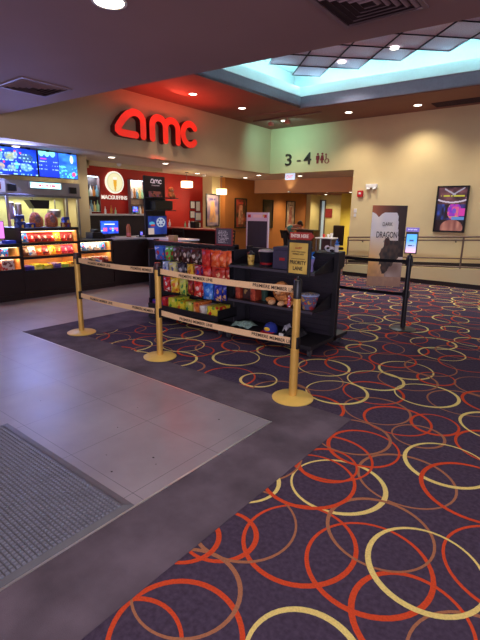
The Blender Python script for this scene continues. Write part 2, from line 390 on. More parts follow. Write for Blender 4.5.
# suspended diagonal acoustic tiles with dark T-bars
def cloud():
    zc = 4.32; s = 0.60; root = thing('acoustic_ceiling_cloud', 'suspended cloud of mauve grey diagonal square tiles inside the glowing ceiling recess', 'ceiling tiles', (-3.36, 9.0, zc))
    bt, bb = NB(), NB(); du = Vector((s*.707, s*.707)); dv = Vector((-s*.707, s*.707)); o0 = Vector((-3.36, 9.02)); cells = []
    for i in range(-14, 15):
        for j in range(-14, 15):
            c = o0+du*(i)+dv*(j)
            cc = c-Vector((0, s*.707))
            if cc.x < -5.15 or cc.x > 3.5 or cc.y < 3.6 or cc.y+.42 > 9.15+.05*(cc.x+3.36): continue
            cells.append(c)
            q = [c+Vector((0, -.01)), c-du+Vector((.01, 0)), c-du-dv+Vector((0, .01)), c-dv-Vector((.01, 0))]
            prism(bt, [(p.x+3.36, p.y-9.0) for p in q], lambda a, b, t: (a, b, t), 0.02)
            e = [c, c-du, c-du-dv, c-dv]
            for a, b in zip(e, e[1:]+e[:1]):
                t = (b-a).normalized()*.004; n = Vector((-t.y, t.x))*2.6
                prism(bb, [(p.x+3.36, p.y-9.0) for p in (a-t+n, b+t+n, b+t-n, a-t-n)], lambda x, y, tt: (x, y, -.012+tt), 0.014)
    link('tile_panels', bt, mat('speckled_acoustic_tile', (206, 190, 216), 0.9, var=0.25, scale=70), root); link('grid_bars', bb, mat('dark_grid_bar', (58, 52, 70), 0.5), root)
    for c in cells[::8]:
        hb = NB(); tube(hb, [(c.x+3.36, c.y-9, 0), (c.x+3.36, c.y-9, UZ-zc)], 0.004, 5); link('hanger_wire', hb, M['grey'], root)
cloud()
# cove LED strips (real light sources lying on the ledge)
bm = NB(); box(bm, -0.02, 0.02, -2.2, 2.6, 0, 0.02)
led = link('led_strip', bm, mat('cyan_led_strip', (120, 225, 255), 0.5, emit=8, ecol=(150, 230, 255))); tag(led, 'hidden cyan strip light along the left ledge of the ceiling recess', 'strip light', loc=(TX0-.06, 6.2, zl+.23), rz=-radians(3.5))
bm = NB(); box(bm, -7, 7, -0.02, 0.02, 0, 0.02)
led = link('led_strip', bm, MC['cyan_led_strip']); tag(led, 'hidden cyan strip light along the far ledge of the ceiling recess', 'strip light', loc=(1.55, TY+.6, zl+.23), rz=radians(2.97))
lamp('cove_light_far', 'AREA', (-1.5, TY+.42, zl+.27), 34, (0.52, 0.92, 1.0), 8.0, sy=.05, rot=(radians(-115), 0, radians(3)))
lamp('cove_light_left', 'AREA', (TX0+.05, 6.3, zl+.27), 14, (0.52, 0.92, 1.0), 5.0, sy=.05, rot=(radians(-115), 0, radians(86.5)))
# concession ceiling, back walls
bm = NB(); box(bm, -16, FX-0.281, -3, WY+1.95, CZ, CZ+0.1); box(bm, FX-0.28, -4.0, WY+.199, WY+1.95, CZ, CZ+.1)
struct('ceiling_concession', bm, M['concceil'])
bm = NB(); box(bm, -10.2, -10.0, 5.0, 10.7, 0, CZ); struct('wall_red', bm, M['redwall'])
bm = NB(); box(bm, -10.2, -9.6, 10.68, 11.08, 0, CZ); struct('wall_column', bm, M['beige'])
bm = NB(); box(bm, -9.8, -9.4, 11.07, 16.2, 0, CZ); struct('wall_brown', bm, M['brownwall'])
bm = NB(); box(bm, -9.39, -3.5, 12.62, 12.8, 2.16, CZ+.1); struct('bulkhead', bm, mat('salmon_taupe_paint', (212, 156, 114), 0.75, var=0.04, scale=2))
bm = NB(); box(bm, -9.5, -3.5, 12.8, 19.5, 2.26, 2.36); struct('ceiling_corridor', bm, M['highceil'])
bm = NB(); box(bm, -9.79, -9.2, 16.2, 17.2, 0, 2.27); box(bm, -8.93, -3.5, 17.0, 17.2, 0.5, 2.27); box(bm, -9.2, -8.93, 17.0, 17.2, 2.05, 2.27)
struct('wall_end', bm, mat('corridor_cream_paint', (206, 190, 128), 0.75, var=0.04, scale=2))
bm = NB(); box(bm, -8.93, -4.4, 16.98, 17.21, 0, 0.52); struct('wall_wainscot', bm, mat('brown_stone_wainscot', (110, 78, 62), 0.8, var=0.3, scale=14))
bm = NB(); box(bm, -7.72, -5.0, 15.9, 16.98, 0, 2.26); struct('wall_yellow', bm, mat('yellow_paint', (214, 190, 70), 0.75, var=0.05, scale=2))
bm = NB(); box(bm, -4.93, -3.5, WY+.2, 19, 0, CZ); struct('wall_passage', bm, M['beige'])
# doorway at the corridor's end
bm = NB(); box(bm, -9.2, -9.16, 16.96, 17.2, 0, 2.05); box(bm, -8.97, -8.93, 16.96, 17.2, 0, 2.05); box(bm, -9.2, -8.93, 16.96, 17.2, 2.03, 2.07)
dd = struct('door_1', bm, mat('dark_door_frame', (92, 76, 60), 0.5))
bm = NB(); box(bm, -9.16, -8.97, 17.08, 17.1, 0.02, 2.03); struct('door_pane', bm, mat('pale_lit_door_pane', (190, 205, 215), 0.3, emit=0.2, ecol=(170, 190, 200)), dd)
# concession back walls (left part), column, half wall, ledge
bm = NB(); box(bm, -9.1, -9.0, -3, 5.3, 0, CZ); struct('wall_concession', bm, M['beige'])
bm = NB(); box(bm, -10.2, -8.55, 5.28, 5.6, 0, CZ); struct('wall_pilaster', bm, M['beige'])
bm = NB(); box(bm, -10.0, -9.0, 5.61, 5.95, 2.42, CZ); box(bm, -9.3, -9.0, 5.6, 8.1, 2.5, CZ); struct('trim_4', bm, M['beige'])
bm = NB(); box(bm, -9.25, -9.05, 5.6, 7.5, 0, 1.39); struct('wall_half', bm, mat('dark_half_wall', (48, 40, 44), 0.5, var=0.15, scale=4))
bm = NB(); box(bm, -9.45, -8.98, 5.61, 7.52, 1.391, 1.43, bev=.006); tag(link('bar_ledge', bm, mat('ledge_top', (190, 185, 185), 0.35)), 'long pale ledge capping the dark half wall behind the register', 'ledge')

# ================================================================== RAMP, RAIL
bm = NB()   # ramp curb: top follows the slope
def ramp_z(x): return 0.27+(x+4.75)*0.05
RY0 = lambda x: 10.44-0.08*(x+4.75)/3.0
xs = [-4.9, -4.0, -3.0, -2.0, -1.0, 0.5, 3.0]
for a, b in zip(xs, xs[1:]):
    v = [bm.verts.new(p) for p in ((a, RY0(a), -0.001), (b, RY0(b), -0.001), (b, RY0(b), ramp_z(b)), (a, RY0(a), ramp_z(a)), (a, WY, -0.001), (b, WY, -0.001), (b, WY, ramp_z(b)), (a, WY, ramp_z(a)))]
    for q in ((0, 1, 2, 3), (3, 2, 6, 7), (4, 5, 6, 7)): bm.faces.new([v[i] for i in q])
bm.faces.new([bm.verts.new(p) for p in ((-4.9, RY0(-4.9), 0), (-4.9, WY, 0), (-4.9, WY, ramp_z(-4.9)), (-4.9, RY0(-4.9), ramp_z(-4.9)))])
struct('ramp_curb', bm, M['beige'])
bm = NB()
for a, b in zip(xs, xs[1:]):
    v = [bm.verts.new(p) for p in ((a, RY0(a)-.012, 0), (b, RY0(b)-.012, 0), (b, RY0(b)-.012, .095), (a, RY0(a)-.012, .095), (b, RY0(b), .095), (a, RY0(a), .095))]
    bm.faces.new([v[i] for i in (0, 1, 2, 3)]); bm.faces.new([v[i] for i in (3, 2, 4, 5)])
    w = [bm.verts.new(p) for p in ((a, WY-.012, ramp_z(a)), (b, WY-.012, ramp_z(b)), (b, WY-.012, ramp_z(b)+.1), (a, WY-.012, ramp_z(a)+.1))]
    bm.faces.new(w)
struct('baseboard_ramp', bm, M['basebd'])
rail = thing('handrail', 'grey brown two bar metal handrail along the ramp below the framed poster', 'handrail', (-4.75, 10.4, 0.3))
L0 = Vector((-4.75, 10.4, 0.3))
def railbar(name, dz, r):
    b = NB(); tube(b, [Vector((x, RY0(x)+.04, dz+ramp_z(x)))-L0 for x in (-4.85, -3, -1, 2.8)], r, 10); link(name, b, M['handrail'], rail, True)
railbar('top_rail', .68, .019); railbar('grab_rail', .61, .016); railbar('middle_rail', .22, .014); railbar('bottom_rail', .035, .02)
for x in (-4.83, -3.3, -2.17, -0.7, 0.9):
    if x == -3.3: continue
    b = NB(); tube(b, [Vector((x, RY0(x)+.04, ramp_z(x)-.01))-L0, Vector((x, RY0(x)+.04, ramp_z(x)+.68))-L0], .019, 10); link('rail_post', b, M['handrail'], rail, True)
for x in (-4.45, -2.32, -.9):
    b = NB(); tube(b, [Vector((x, RY0(x)+.04, ramp_z(x)+.61))-L0, Vector((x, RY0(x)+.04, ramp_z(x)+.57))-L0, Vector((x, RY0(x)+.09, ramp_z(x)+.57))-L0], .012, 8); link('bracket', b, M['blackplastic'], rail, True)

# ================================================================== LIGHT FIXTURES
def downlight(x, y, z, label, group, energy, color=(1, .86, .68), r=0.075, spot=125):
    t = thing('recessed_downlight', label, 'ceiling light', (x, y, z), 0, group)
    b = NB(); lathe(b, [(r*1.18, -.001), (r*1.18, -.007), (r, -.007), (r, -.001)], seg=24, cap=False); link('trim_ring', b, M['white'], t, True)
    b = NB(); lathe(b, [(r*.99, -.001), (r*.99, -.004)], seg=24); link('lens', b, M['lampglow'], t)
    l = lamp('downlight_lamp', 'SPOT', (0, 0, -.03), energy, color, .05, (0, 0, 0), spot, 0.9); l.parent = t
    return t
GH = 'downlights in the high brown ceiling'
for x, y, lab in ((-6.59, 6.77, 'recessed ceiling light directly above the big red letters'), (-6.53, 8.25, 'recessed ceiling light above the right end of the red letters'), (-6.5, 9.91, 'recessed ceiling light near the corner behind the track spotlights'),
                  (-4.79, 9.93, 'recessed ceiling light between the ceiling corner and the strobe'), (-3.32, 10.1, 'recessed ceiling light above the film standee'), (-1.3, 10.2, 'recessed ceiling light right of the return grille')):
    downlight(x, y, HZ, lab, GH, 62 if x > -6 else 16)
for x, y, lab in ((-4.27, 8.42, 'small round light set in the diagonal ceiling tiles, left one'), (-3.22, 8.28, 'round light set in the diagonal ceiling tiles, right one')):
    downlight(x, y, 4.305, lab, 'lights in the ceiling tiles', 75, (.9, .95, 1), .07)
for i, (x, y) in enumerate(((-2.82, 2.1), (-5.0, 0.2), (-0.4, 2.3), (-0.2, -0.6), (-2.8, -1.2), (1.8, 2.5))):
    downlight(x, y, NZ, 'large round recessed light in the near mauve ceiling' if i == 0 else 'round recessed light in the near ceiling beyond the frame', 'downlights in the near ceiling', 34, (1, .84, .72), .1)
CL = 'downlights in the concession ceiling'
for x, y, lab, e in ((-8.23, 4.0, 'recessed light above the left menu screen', 9), (-8.4, 5.0, 'recessed light above the right menu screen', 9), (-8.1, 5.9, 'recessed light above the cash register', 12), (-9.4, 6.55, 'recessed light over the left bottle niche', 8),
                  (-9.3, 7.4, 'recessed light over the round beer logo', 9), (-9.4, 8.2, 'recessed light over the right bottle niche', 9), (-9.2, 9.6, 'recessed light between the two pendant lamps', 14), (-8.93, 11.5, 'recessed light near the start of the ochre wall', 10),
                  (-8.0, 10.95, 'recessed light inside the opening left of the exit sign', 10), (-7.05, 11.7, 'recessed light inside the opening right of the exit sign', 10), (-5.1, 11.5, 'recessed light at the right end of the opening', 8), (-8.0, 7.3, 'recessed light above the dark display tower', 9)):
    downlight(x, y, CZ, lab, CL, e, (1, .84, .66), .065, 135)
for x, y, lab, e in ((-8.8, 14.2, 'corridor recessed light above the far framed posters', 11), (-7.7, 14.6, 'corridor recessed light left of the doorway', 9), (-8.6, 16.3, 'corridor recessed light over the far doorway', 9), (-6.9, 14.9, 'corridor recessed light before the yellow wall', 14), (-6.0, 15.0, 'corridor recessed light at the right by the yellow wall', 14)):
    downlight(x, y, 2.26, lab, 'downlights in the corridor', e*5, (1, .85, .6), .065, 140)
# uplight washing the bulkhead
bm = NB(); box(bm, -.03, .03, -.03, .03, 0, .04); ws = tag(link('wall_washer', bm, M['white']), 'small wall washer light at the foot of the salmon bulkhead', 'wall light', loc=(-7.95, 12.55, 2.16)); 
l = lamp('washer_lamp', 'SPOT', (0, -.12, -.02), 3.2, (1, .85, .5), .03, None, 80, 1.0); l.rotation_euler = (radians(160), 0, 0); l.parent = ws
# air vents
def diffuser(x, y, s, label):
    t = thing('ceiling_air_vent', label, 'air vent', (x, y, NZ))
    b = NB()
    for k in range(2):
        pass
    for (a0, a1, c0, c1) in ((-s, s, -s, -s+.03), (-s, s, s-.03, s), (-s, -s+.03, -s+.03, s-.03), (s-.03, s, -s+.03, s-.03)): box(b, a0, a1, c0, c1, -.012, -.001)
    link('frame', b, mat('vent_frame_paint', (140, 112, 116), .6), t)
    b = NB()
    n = 5
    for k in range(n):
        r0 = s-.04-k*(s-.06)/n; r1 = r0-.5*(s-.06)/n
        A = [(-r0, -r0, -.001), (r0, -r0, -.001), (r0, r0, -.001), (-r0, r0, -.001)]; Bq = [(-r1, -r1, -.02), (r1, -r1, -.02), (r1, r1, -.02), (-r1, r1, -.02)]
        va = [b.verts.new(p) for p in A]; vb = [b.verts.new(p) for p in Bq]
        for i in range(4): b.faces.new((va[i], va[(i+1) % 4], vb[(i+1) % 4], vb[i]))
    link('louvres', b, mat('vent_louvre_paint', (138, 108, 112), .6), t)
    b = NB(); box(b, -s+.03, s-.03, -s+.03, s-.03, -.003, -.001); link('duct_opening', b, mat('dark_duct', (74, 54, 56), .8), t)
diffuser(-5.35, 2.88, .3, 'small square louvred air vent in the near ceiling at left')
diffuser(-1.42, 3.13, .3, 'large square louvred air vent in the near ceiling at top right')
t = thing('return_grille', 'long dark return air grille in the high ceiling at far right', 'air vent', (-2.3, 10.3, HZ))
b = NB(); box(b, -.75, .75, -.2, .2, -.004, -.001); link('dark_backing', b, MC['dark_duct'], t)
b = NB()
for k in range(9): box(b, -.75, .75, -.2+k*.047, -.19+k*.047, -.014, -.003)
link('louvres', b, mat('grille_paint', (70, 44, 40), .6), t)
# track light
t = thing('track_light', 'thin ceiling track with spotlights just in front of the far wall corner', 'track light', (-6.2, 9.5, HZ))
b = NB(); box(b, -.95, .95, -.018, .018, -.03, -.001); link('track', b, mat('track_paint', (120, 90, 82), .5), t)
for x in (-.42, .05, ):
    b = NB(); tube(b, [(x, 0, -.03), (x, 0, -.1)], .008, 8); box(b, x-.05, x+.05, -.04, .07, -.17, -.09, bev=.008)
    h = link('spot_head', b, mat('pinkish_lamp_housing', (200, 130, 120), .5), t)
    l = lamp('track_lamp', 'SPOT', (x, .1, -.13), 14, (.35, 1.0, .9), .03, None, 140, 1.0); l.parent = t; l.rotation_euler = (radians(62), 0, radians(35 if x < 0 else 12))
# exit sign under the opening's ceiling
t = thing('exit_sign', 'small lit exit sign hanging at the left of the opening below the number 3', 'exit sign', (-6.85, WY+.12, CZ))
b = NB(); box(b, -.15, .15, -.02, .02, -.17, -.0, bev=.005); link('housing', b, mat('exit_housing', (210, 215, 222), .4, emit=.5, ecol=(190, 205, 235)), t)
text_mesh('exit_letters', 'EXIT', .08, .2, mat('exit_red', (215, 60, 50), .5, emit=.6), t, (0, -.021, -.095), (pi/2, 0, 0))

# ================================================================== WALL SIGNS
# big red channel letters
sign = thing('letter_sign', 'big glowing red lowercase letters amc mounted on the taupe fascia', 'sign', (FX, 6.6, 2.86))
red_face = mat('red_letter_face', (190, 30, 18), .5, emit=.30, ecol=(255, 44, 28)); red_side = mat('dark_letter_return', (90, 10, 10), .5)
def F3(a, b, d): return (d, (a-6.6)*.985-.15, 2.91+(b-2.93)*.87-2.86)
WL = .15
def letter(name, pts, closed=False):
    b = NB(); stroke(b, pts, WL, F3, .02, .16, 0, closed, 1); link(name, b, [red_face, red_side], sign)
la = [(6.235, 3.02), (6.235, 3.28)]+arc(6.04, 3.26, .195, .17, 0, 110, 12)[1:]+[(5.86, 3.36), (5.76, 3.26), (5.68, 3.15), (5.625, 3.06)]+[(5.62, 3.0), (5.66, 2.975), (5.73, 2.965), (5.9, 2.962), (6.05, 2.962)]
letter('letter_a', la)
b = NB(); stroke(b, [(6.235, 3.3), (6.235, 2.96)], WL, F3, .02, .158, 0, False, 1); link('letter_a_stem', b, [red_face, red_side], sign)
lm = [(6.47, 2.96), (6.47, 3.25)]+arc(6.65, 3.25, .18, .18, 180, 0, 14)[1:]+[(6.83, 2.96)]
letter('letter_m', lm)
lm2 = [(6.83, 3.2), (6.83, 3.25)]+arc(7.01, 3.25, .18, .18, 180, 0, 14)[1:]+[(7.19, 2.96)]
b = NB(); stroke(b, lm2, WL, F3, .02, .159, 0, False, 1); link('letter_m_hump', b, [red_face, red_side], sign)
letter('letter_c', arc(7.55, 3.205, .21, .245, 42, 318, 26))
l = lamp('sign_glow', 'AREA', (.55, .1, .30), 6.5, (1, .08, .04), 1.9, sy=.3, rot=(pi, 0, pi/2)); l.parent = sign
l.rotation_euler = (radians(180), radians(0), radians(90))
l = lamp('sign_glow', 'AREA', (.3, 0, .3), 16, (1, .10, .06), 1.9, sy=.4, target=None); l.parent = sign; l.rotation_euler = (0, -radians(60), 0)
# 3 - 4 and restroom pictogram
t = thing('wall_numbers', 'dark raised numbers 3 - 4 with red restroom pictograms above the opening', 'sign', (-6.3, WY, 2.72))
dk = mat('bronze_number', (52, 38, 32), .5); rd = mat('maroon_pictogram', (138, 22, 34), .5)
text_mesh('number_three', '3', .3, .2, dk, t, (-.54, -.004, .2), (pi/2, 0, 0), .02, bold=.01)
b = NB(); box(b, -.27, -.16, -.022, -.002, .14, .175); link('dash', b, dk, t)
text_mesh('number_four', '4', .3, .22, dk, t, (.05, -.004, .2), (pi/2, 0, 0), .02, bold=.01)
b = NB()
def disc2(cx, cz, r): prism(b, arc(cx, cz, r, r, 0, 345, 14), lambda a, c, d: (a, -.003-d, c), .014)
disc2(.35, .29, .026); box(b, .315, .385, -.017, -.003, .14, .255); box(b, .30, .313, -.017, -.003, .16, .25); box(b, .387, .40, -.017, -.003, .16, .25); box(b, .322, .345, -.017, -.003, .06, .14); box(b, .355, .378, -.017, -.003, .06, .14)
disc2(.48, .29, .026); prism(b, [(.45, .255), (.51, .255), (.535, .13), (.425, .13)], lambda a, c, d: (a, -.003-d, c), .014); box(b, .462, .475, -.017, -.003, .06, .13); box(b, .485, .498, -.017, -.003, .06, .13)
link('restroom_pictogram', b, rd, t)
b = NB(); disc2(.585, .27, .02); stroke(b, arc(.62, .11, .055, .055, 130, 400, 16), .016, lambda a, c, d: (a, -.003-d, c), 0, .014); stroke(b, [(.588, .24), (.595, .16), (.65, .16), (.68, .09)], .018, lambda a, c, d: (a, -.003-d, c), 0, .0145); link('wheelchair_pictogram', b, rd, t)
# strobe, alarm, switch box
t = thing('emergency_light', 'white twin head emergency light on the beige wall above the red alarm', 'emergency light', (-4.42, WY, 2.14))
b = NB(); box(b, -.14, .14, -.06, 0, 0, .09, bev=.012); link('housing', b, M['white'], t)
for x in (-.08, .08):
    b = NB(); lathe(b, [(.03, 0), (.05, -.035), (.045, -.04)], (x, -.05, .005), 16); link('lamp_head', b, M['white'], t, True)
t = thing('fire_alarm', 'small red fire alarm strobe box on the beige wall', 'fire alarm', (-4.70, WY, 1.93))
b = NB(); box(b, -.07, .07, -.05, 0, 0, .15, bev=.008); link('housing', b, mat('alarm_red', (190, 22, 26), .4), t)
b = NB(); box(b, -.03, .03, -.06, -.05, .06, .11, bev=.004); link('strobe_lens', b, M['white'], t)
b = NB(); box(b, -.035, .035, -.03, 0, 0, .1, bev=.005); box(b, -.03, .03, -.03, 0, -.1, -.02, bev=.005); tag(link('wall_switch', b, M['white']), 'pair of small white wall plates below the red alarm', 'switch', loc=(-4.80, WY, 1.55))

# framed glowing poster
def p_film(u, v):
    c = (34, 20, 34)
    n = vnoise(u*9, v*12, 3)
    if v > .62:
        c = mix((60, 34, 44), (150, 90, 96), n)
        if abs(v-(.66+.06*abs(2*u-1)**2)) < .018: c = (235, 215, 235)
        if .2 < u < .62 and abs(v-(.97-.35*(u-.2))) < .02: c = (200, 185, 200)
        if .5 < u < .9 and abs(v-(.83+.4*(u-.5))) < .018: c = (190, 180, 200)
        if .79 < v < .83 and .1 < u < .92 and hsh(int(u*34), 3) > .22: c = (224, 214, 70)
    else:
        c = mix((30, 20, 46), (70, 60, 150), n) if .25 < v else (40, 18, 24)
        if u < .35 and v > .25: c = mix((34, 22, 40), (60, 90, 200), vnoise(u*14, v*10, 5))
        d = math.hypot((u-.62)/.24, (v-.46)/.2)
        if u < .62 and .3 < u and .3 < v < .66: c = (40, 24, 34)
        if d < 1: c = mix((255, 60, 190), (240, 190, 120) if hsh(int(u*9), int(v*9)) > .5 else (120, 60, 220), vnoise(u*18, v*18, 9)) if d > .3 else (130, 90, 220)
        if u > .8 and .35 < v < .52: c = (245, 70, 190)
        if u > .55 and .25 < v < .32: c = (110, 160, 230)
        dd = math.hypot((u-.58)/.4, (v-.06)/.2)
        if dd < 1: c = mix((225, 150, 130), (120, 60, 60), vnoise(u*10, v*8, 2)*.8)
    return c
t = thing('framed_poster', 'black framed backlit film poster with pink glow on the beige wall', 'poster', (-2.565, WY, 1.155))
b = NB()
for q in ((-.325, -.29, 0, .99), (.29, .325, 0, .99)): box(b, q[0], q[1], -.05, 0, q[2], q[3])
box(b, -.29, .29, -.05, 0, 0, .035); box(b, -.29, .29, -.05, 0, .955, .99); box(b, -.29, .29, -.02, 0, .035, .955)
link('frame', b, M['blackplastic'], t); artboard('artwork', .58, .92, p_film, BACKLIT, t, (0, -.03, .035), (0, 0, 0), 54, 86)

# standee
def p_standee(u, v):
    n = vnoise(u*5, v*8, 4); n2 = vnoise(u*16, v*22, 6)
    c = mix((232, 224, 230), (255, 246, 232), n)
    if v < .62: c = mix(c, (255, 196, 104), min(1, (.66-v)*3)*(1-u*.8))
    if v < .38: c = mix(c, (150, 100, 78), min(1, (.36-v)*3)*(.35+.5*n2))
    if v < .12: c = mix(c, (178, 140, 118), .6+.4*n2)
    e = .93-.12*(1 if u < .25 else 0)*max(0, 1-abs(u-.22)*5)-.02*n
    if v > .915-.06*max(0, 1-abs(u-.2)/.2)**2+.02*(u > .7)*0-.10*max(0, (u-.72)/.1): c = mix((190, 96, 44), (56, 28, 20), u*1.3)
    if u > .80-.03*math.cos(v*7) and v > .38: c = mix((58, 34, 26), (24, 16, 16), n)
    elif u > .5 and .12 < v < .3: c = mix((200, 180, 168), (110, 80, 66), n)
    # winged rocky shape sweeping down through the lower half
    ax = .68-.62*(.52-v); d = abs(u-ax)
    if .16 < v < .58 and d < .30*min(1, (v-.13)*4.2)*(.7+.5*n2): c = mix((36, 30, 28), (110, 80, 58), n2*.8)
    if .5 < v < .68 and math.hypot((u-.5)/.09, (v-.56)/.05) < 1: c = mix((120, 66, 42), (60, 34, 26), n2)
    return c
t = thing('film_standee', 'tall cream and dark cardboard standee titled dragon standing before the ramp', 'standee', (-3.435, 9.37, 0), radians(29))
artboard('printed_front', .70, 1.70, p_standee, ART, t, (0, -.012, 0), (0, 0, 0), 60, 130)
b = NB(); box(b, -.35, .35, -.007, .012, 0, 1.70); link('board', b, mat('grey_board', (70, 62, 58), .7), t)
b = NB()
for s in (-1, 1): prism(b, [(0, 0), (.35, 0), (0, .9)], lambda a, c, d, s=s: (s*.2+d-.004, .012+a, c), .008)
link('easel_back', b, MC['grey_board'], t)
tx = mat('standee_lettering', (62, 48, 44), .6)
text_mesh('title_small', 'DARK', .075, .2, tx, t, (-.02, -.014, 1.32), (pi/2, 0, 0))
text_mesh('title', 'DRAGON', .13, .42, tx, t, (-.02, -.014, 1.10), (pi/2, 0, 0), bold=.01)
text_mesh('subtitle', 'JUNE 13', .04, .13, tx, t, (-.02, -.014, .96), (pi/2, 0, 0))

# ================================================================== STANCHIONS
def post(kind, t, gold=True, h=1.0):
    m = M['gold'] if gold else M['blackplastic']
    b = NB(); lathe(b, [(.172, 0), (.174, .008), (.16, .016), (.06, .026), (.036, .03)], seg=40); link('base', b, M['goldflat'] if gold else M['black'], t, True)
    b = NB(); lathe(b, [(.032, .028), (.032, h-.02 if gold else h-.03)], seg=20); link('pole', b, m, t, True)
    b = NB(); lathe(b, [(.033, h-.07), (.034, h-.06), (.034, h-.01), (.031, h)], seg=20)
    link('cap', b, mat('maroon_cap', (60, 22, 24), .4) if gold else M['blackplastic'], t, True)
    for z in (.915, .485):
        if kind != 'sign' or z < .6:
            b = NB(); box(b, -.043, .043, -.022, .022, z-.05, z+.05, bev=.006); link('belt_cassette', b, M['blackplastic'], t)
def belt(t, start, end, texts, tanbelt=True, sag=.02):
    """belt from local start to local end; texts: distances along it where a line of lettering begins"""
    A, Bv = Vector(start), Vector(end); n = 16; L = (Bv-A).length; dx = (Bv-A).normalized(); nrm = dx.cross(Vector((0, 0, 1))).normalized(); b = NB(); prev = None
    def pt(s): k = s/L; return A.lerp(Bv, k)-Vector((0, 0, sag*4*k*(1-k)))
    hh = .028 if tanbelt else .022
    for i in range(n+1):
        p = pt(L*i/n); q = [b.verts.new(p+Vector((0, 0, z))+nrm*o) for z, o in ((hh, .0015), (-hh, .0015), (-hh, -.0015), (hh, -.0015))]
        if prev:
            for a in range(4): b.faces.new((prev[a], prev[(a+1) % 4], q[(a+1) % 4], q[a]))
        prev = q
    bo = link('belt', b, M['belt'] if tanbelt else M['blackplastic'], t)
    ang = math.atan2(dx.y, dx.x)
    for s in texts:
        tl = .44
        if tanbelt: text_mesh('belt_lettering', 'PREMIERE MEMBER LINE', .028, tl, M['text'], bo, pt(s+tl/2)+nrm*.0025, (pi/2, 0, ang), .001, bold=.012)
    return bo
sx = [-4.89, -3.42, -1.77]
GG = 'gold belt stanchions'
t1 = thing('stanchion', 'leftmost gold belt stanchion, standing on the grey border nearest the snack cases', 'stanchion', (sx[0], 2.98, .003), 0, GG); post('plain', t1)
for z in (.915, .485): belt(t1, (.04, 0, z), (sx[1]-sx[0]-.045, 0, z+.005), (.2, 1.0))
b = NB(); 
t2 = thing('stanchion', 'middle gold belt stanchion in front of the candy rack', 'stanchion', (sx[1], 2.98, .003), 0, GG); post('plain', t2)
for z in (.915, .485): belt(t2, (.04, 0, z), (sx[2]-sx[1]-.045, 0, z+.005), (.27, 1.17))
t3 = thing('stanchion', 'right gold belt stanchion carrying the priority lane sign', 'stanchion', (sx[2], 2.98, .003), 0, GG)
b = NB(); lathe(b, [(.172, 0), (.174, .008), (.16, .016), (.06, .026), (.038, .03)], seg=40); link('base', b, M['goldflat'], t3, True)
b = NB(); lathe(b, [(.035, .028), (.035, .43), (.031, .432), (.031, .86)], seg=20); link('pole', b, M['gold'], t3, True)
b = NB(); lathe(b, [(.0325, .85), (.0325, .99), (.027, 1.0), (.012, 1.01), (.012, 1.04)], seg=20); link('black_sleeve', b, M['blackplastic'], t3, True)
b = NB(); box(b, -.037, .037, -.022, .022, .435, .535, bev=.006); link('belt_cassette', b, M['blackplastic'], t3)
b = NB(); SW, SH = .205, .275
box(b, -SW/2, SW/2, -.012, .012, 1.03, 1.03+SH, bev=.004); sf = link('sign_frame', b, M['blackplastic'], t3)
def p_prio(u, v): return mix((206, 176, 84), (176, 142, 62), vnoise(u*3, v*4, 1))
artboard('sign_panel', SW-.04, SH-.04, p_prio, ART, sf, (0, -.015, 1.05), (0, 0, 0), 20, 26, .002)
bt = mat('black_lettering', (30, 24, 20), .6)
text_mesh('sign_lettering', 'PRIORITY', .030, .145, bt, sf, (0, -.0165, 1.135), (pi/2, 0, 0), .001, bold=.02)
text_mesh('sign_lettering', 'LANE', .030, .085, bt, sf, (0, -.0165, 1.09), (pi/2, 0, 0), .001, bold=.02)
text_mesh('sign_lettering', 'A-LIST', .017, .06, mat('red_lettering', (150, 24, 26), .6), sf, (0, -.0165, 1.247), (pi/2, 0, 0), .001, bold=.02)
text_mesh('sign_lettering', 'AND PREMIERE', .010, .125, bt, sf, (0, -.0165, 1.218), (pi/2, 0, 0), .001)
text_mesh('sign_lettering', 'MEMBERS ONLY', .011, .10, bt, sf, (0, -.0165, 1.20), (pi/2, 0, 0), .001)
b = NB(); box(b, -.06, .06, -.0175, -.0165, 1.162, 1.165); link('rule', b, bt, sf)
b = NB(); mar = mat('maroon_topper', (150, 44, 38), .5)
prism(b, [(-.1, 1.31), (.085, 1.31), (.112, 1.337), (.085, 1.365), (-.1, 1.365)], lambda a, c, d: (a+.01, -.006+d, c), .012)
en = link('enter_arrow', b, mar, t3)
text_mesh('arrow_lettering', 'ENTER HERE', .026, .155, mat('pale_lettering', (238, 222, 205), .6), en, (.0, -.0075, 1.338), (pi/2, 0, 0), .001, bold=.015)

# black stanchions behind
t4 = thing('stanchion', 'black belt stanchion with a small lit tablet on top near the standee', 'stanchion', (-1.85, 5.93, 0), 0, 'black belt stanchions'); post('b', t4, False)
b = NB(); tube(b, [(0, 0, .98), (0, 0, 1.04)], .012, 8); box(b, -.075, .075, -.02, .015, 1.02, 1.30, bev=.004); sf = link('tablet_frame', b, M['blackplastic'], t4); sf.rotation_euler = (0, 0, radians(12))
def p_tab(u, v):
    c = mix((236, 170, 205), (70, 150, 240), v*1.5)
    if .62 < v < .7 and .3 < u < .7: c = (30, 60, 120)
    if .34 < v < .42 and .2 < u < .8 and hsh(int(u*20), 1) > .3: c = (20, 30, 60)
    return c
artboard('tablet_screen', .125, .235, p_tab, SCREEN, sf, (0, -.022, 1.035), (0, 0, 0), 20, 34, .002)
b = NB(); box(b, -.08, .08, -.022, .01, 1.303, 1.355, bev=.004); hd = link('tablet_header', b, mat('lilac_header', (120, 100, 190), .5, emit=.25, ecol=(150, 130, 230)), sf)
text_mesh('header_lettering', 'ENTER HERE', .016, .11, mat('white_lettering', (240, 240, 250), .5, emit=.3), hd, (0, -.0235, 1.33), (pi/2, 0, 0), .001, bold=.02)
t5 = thing('stanchion', 'black belt stanchion hidden behind the merchandise shelf', 'stanchion', (-3.55, 6.05, 0), 0, 'black belt stanchions'); post('b', t5, False)
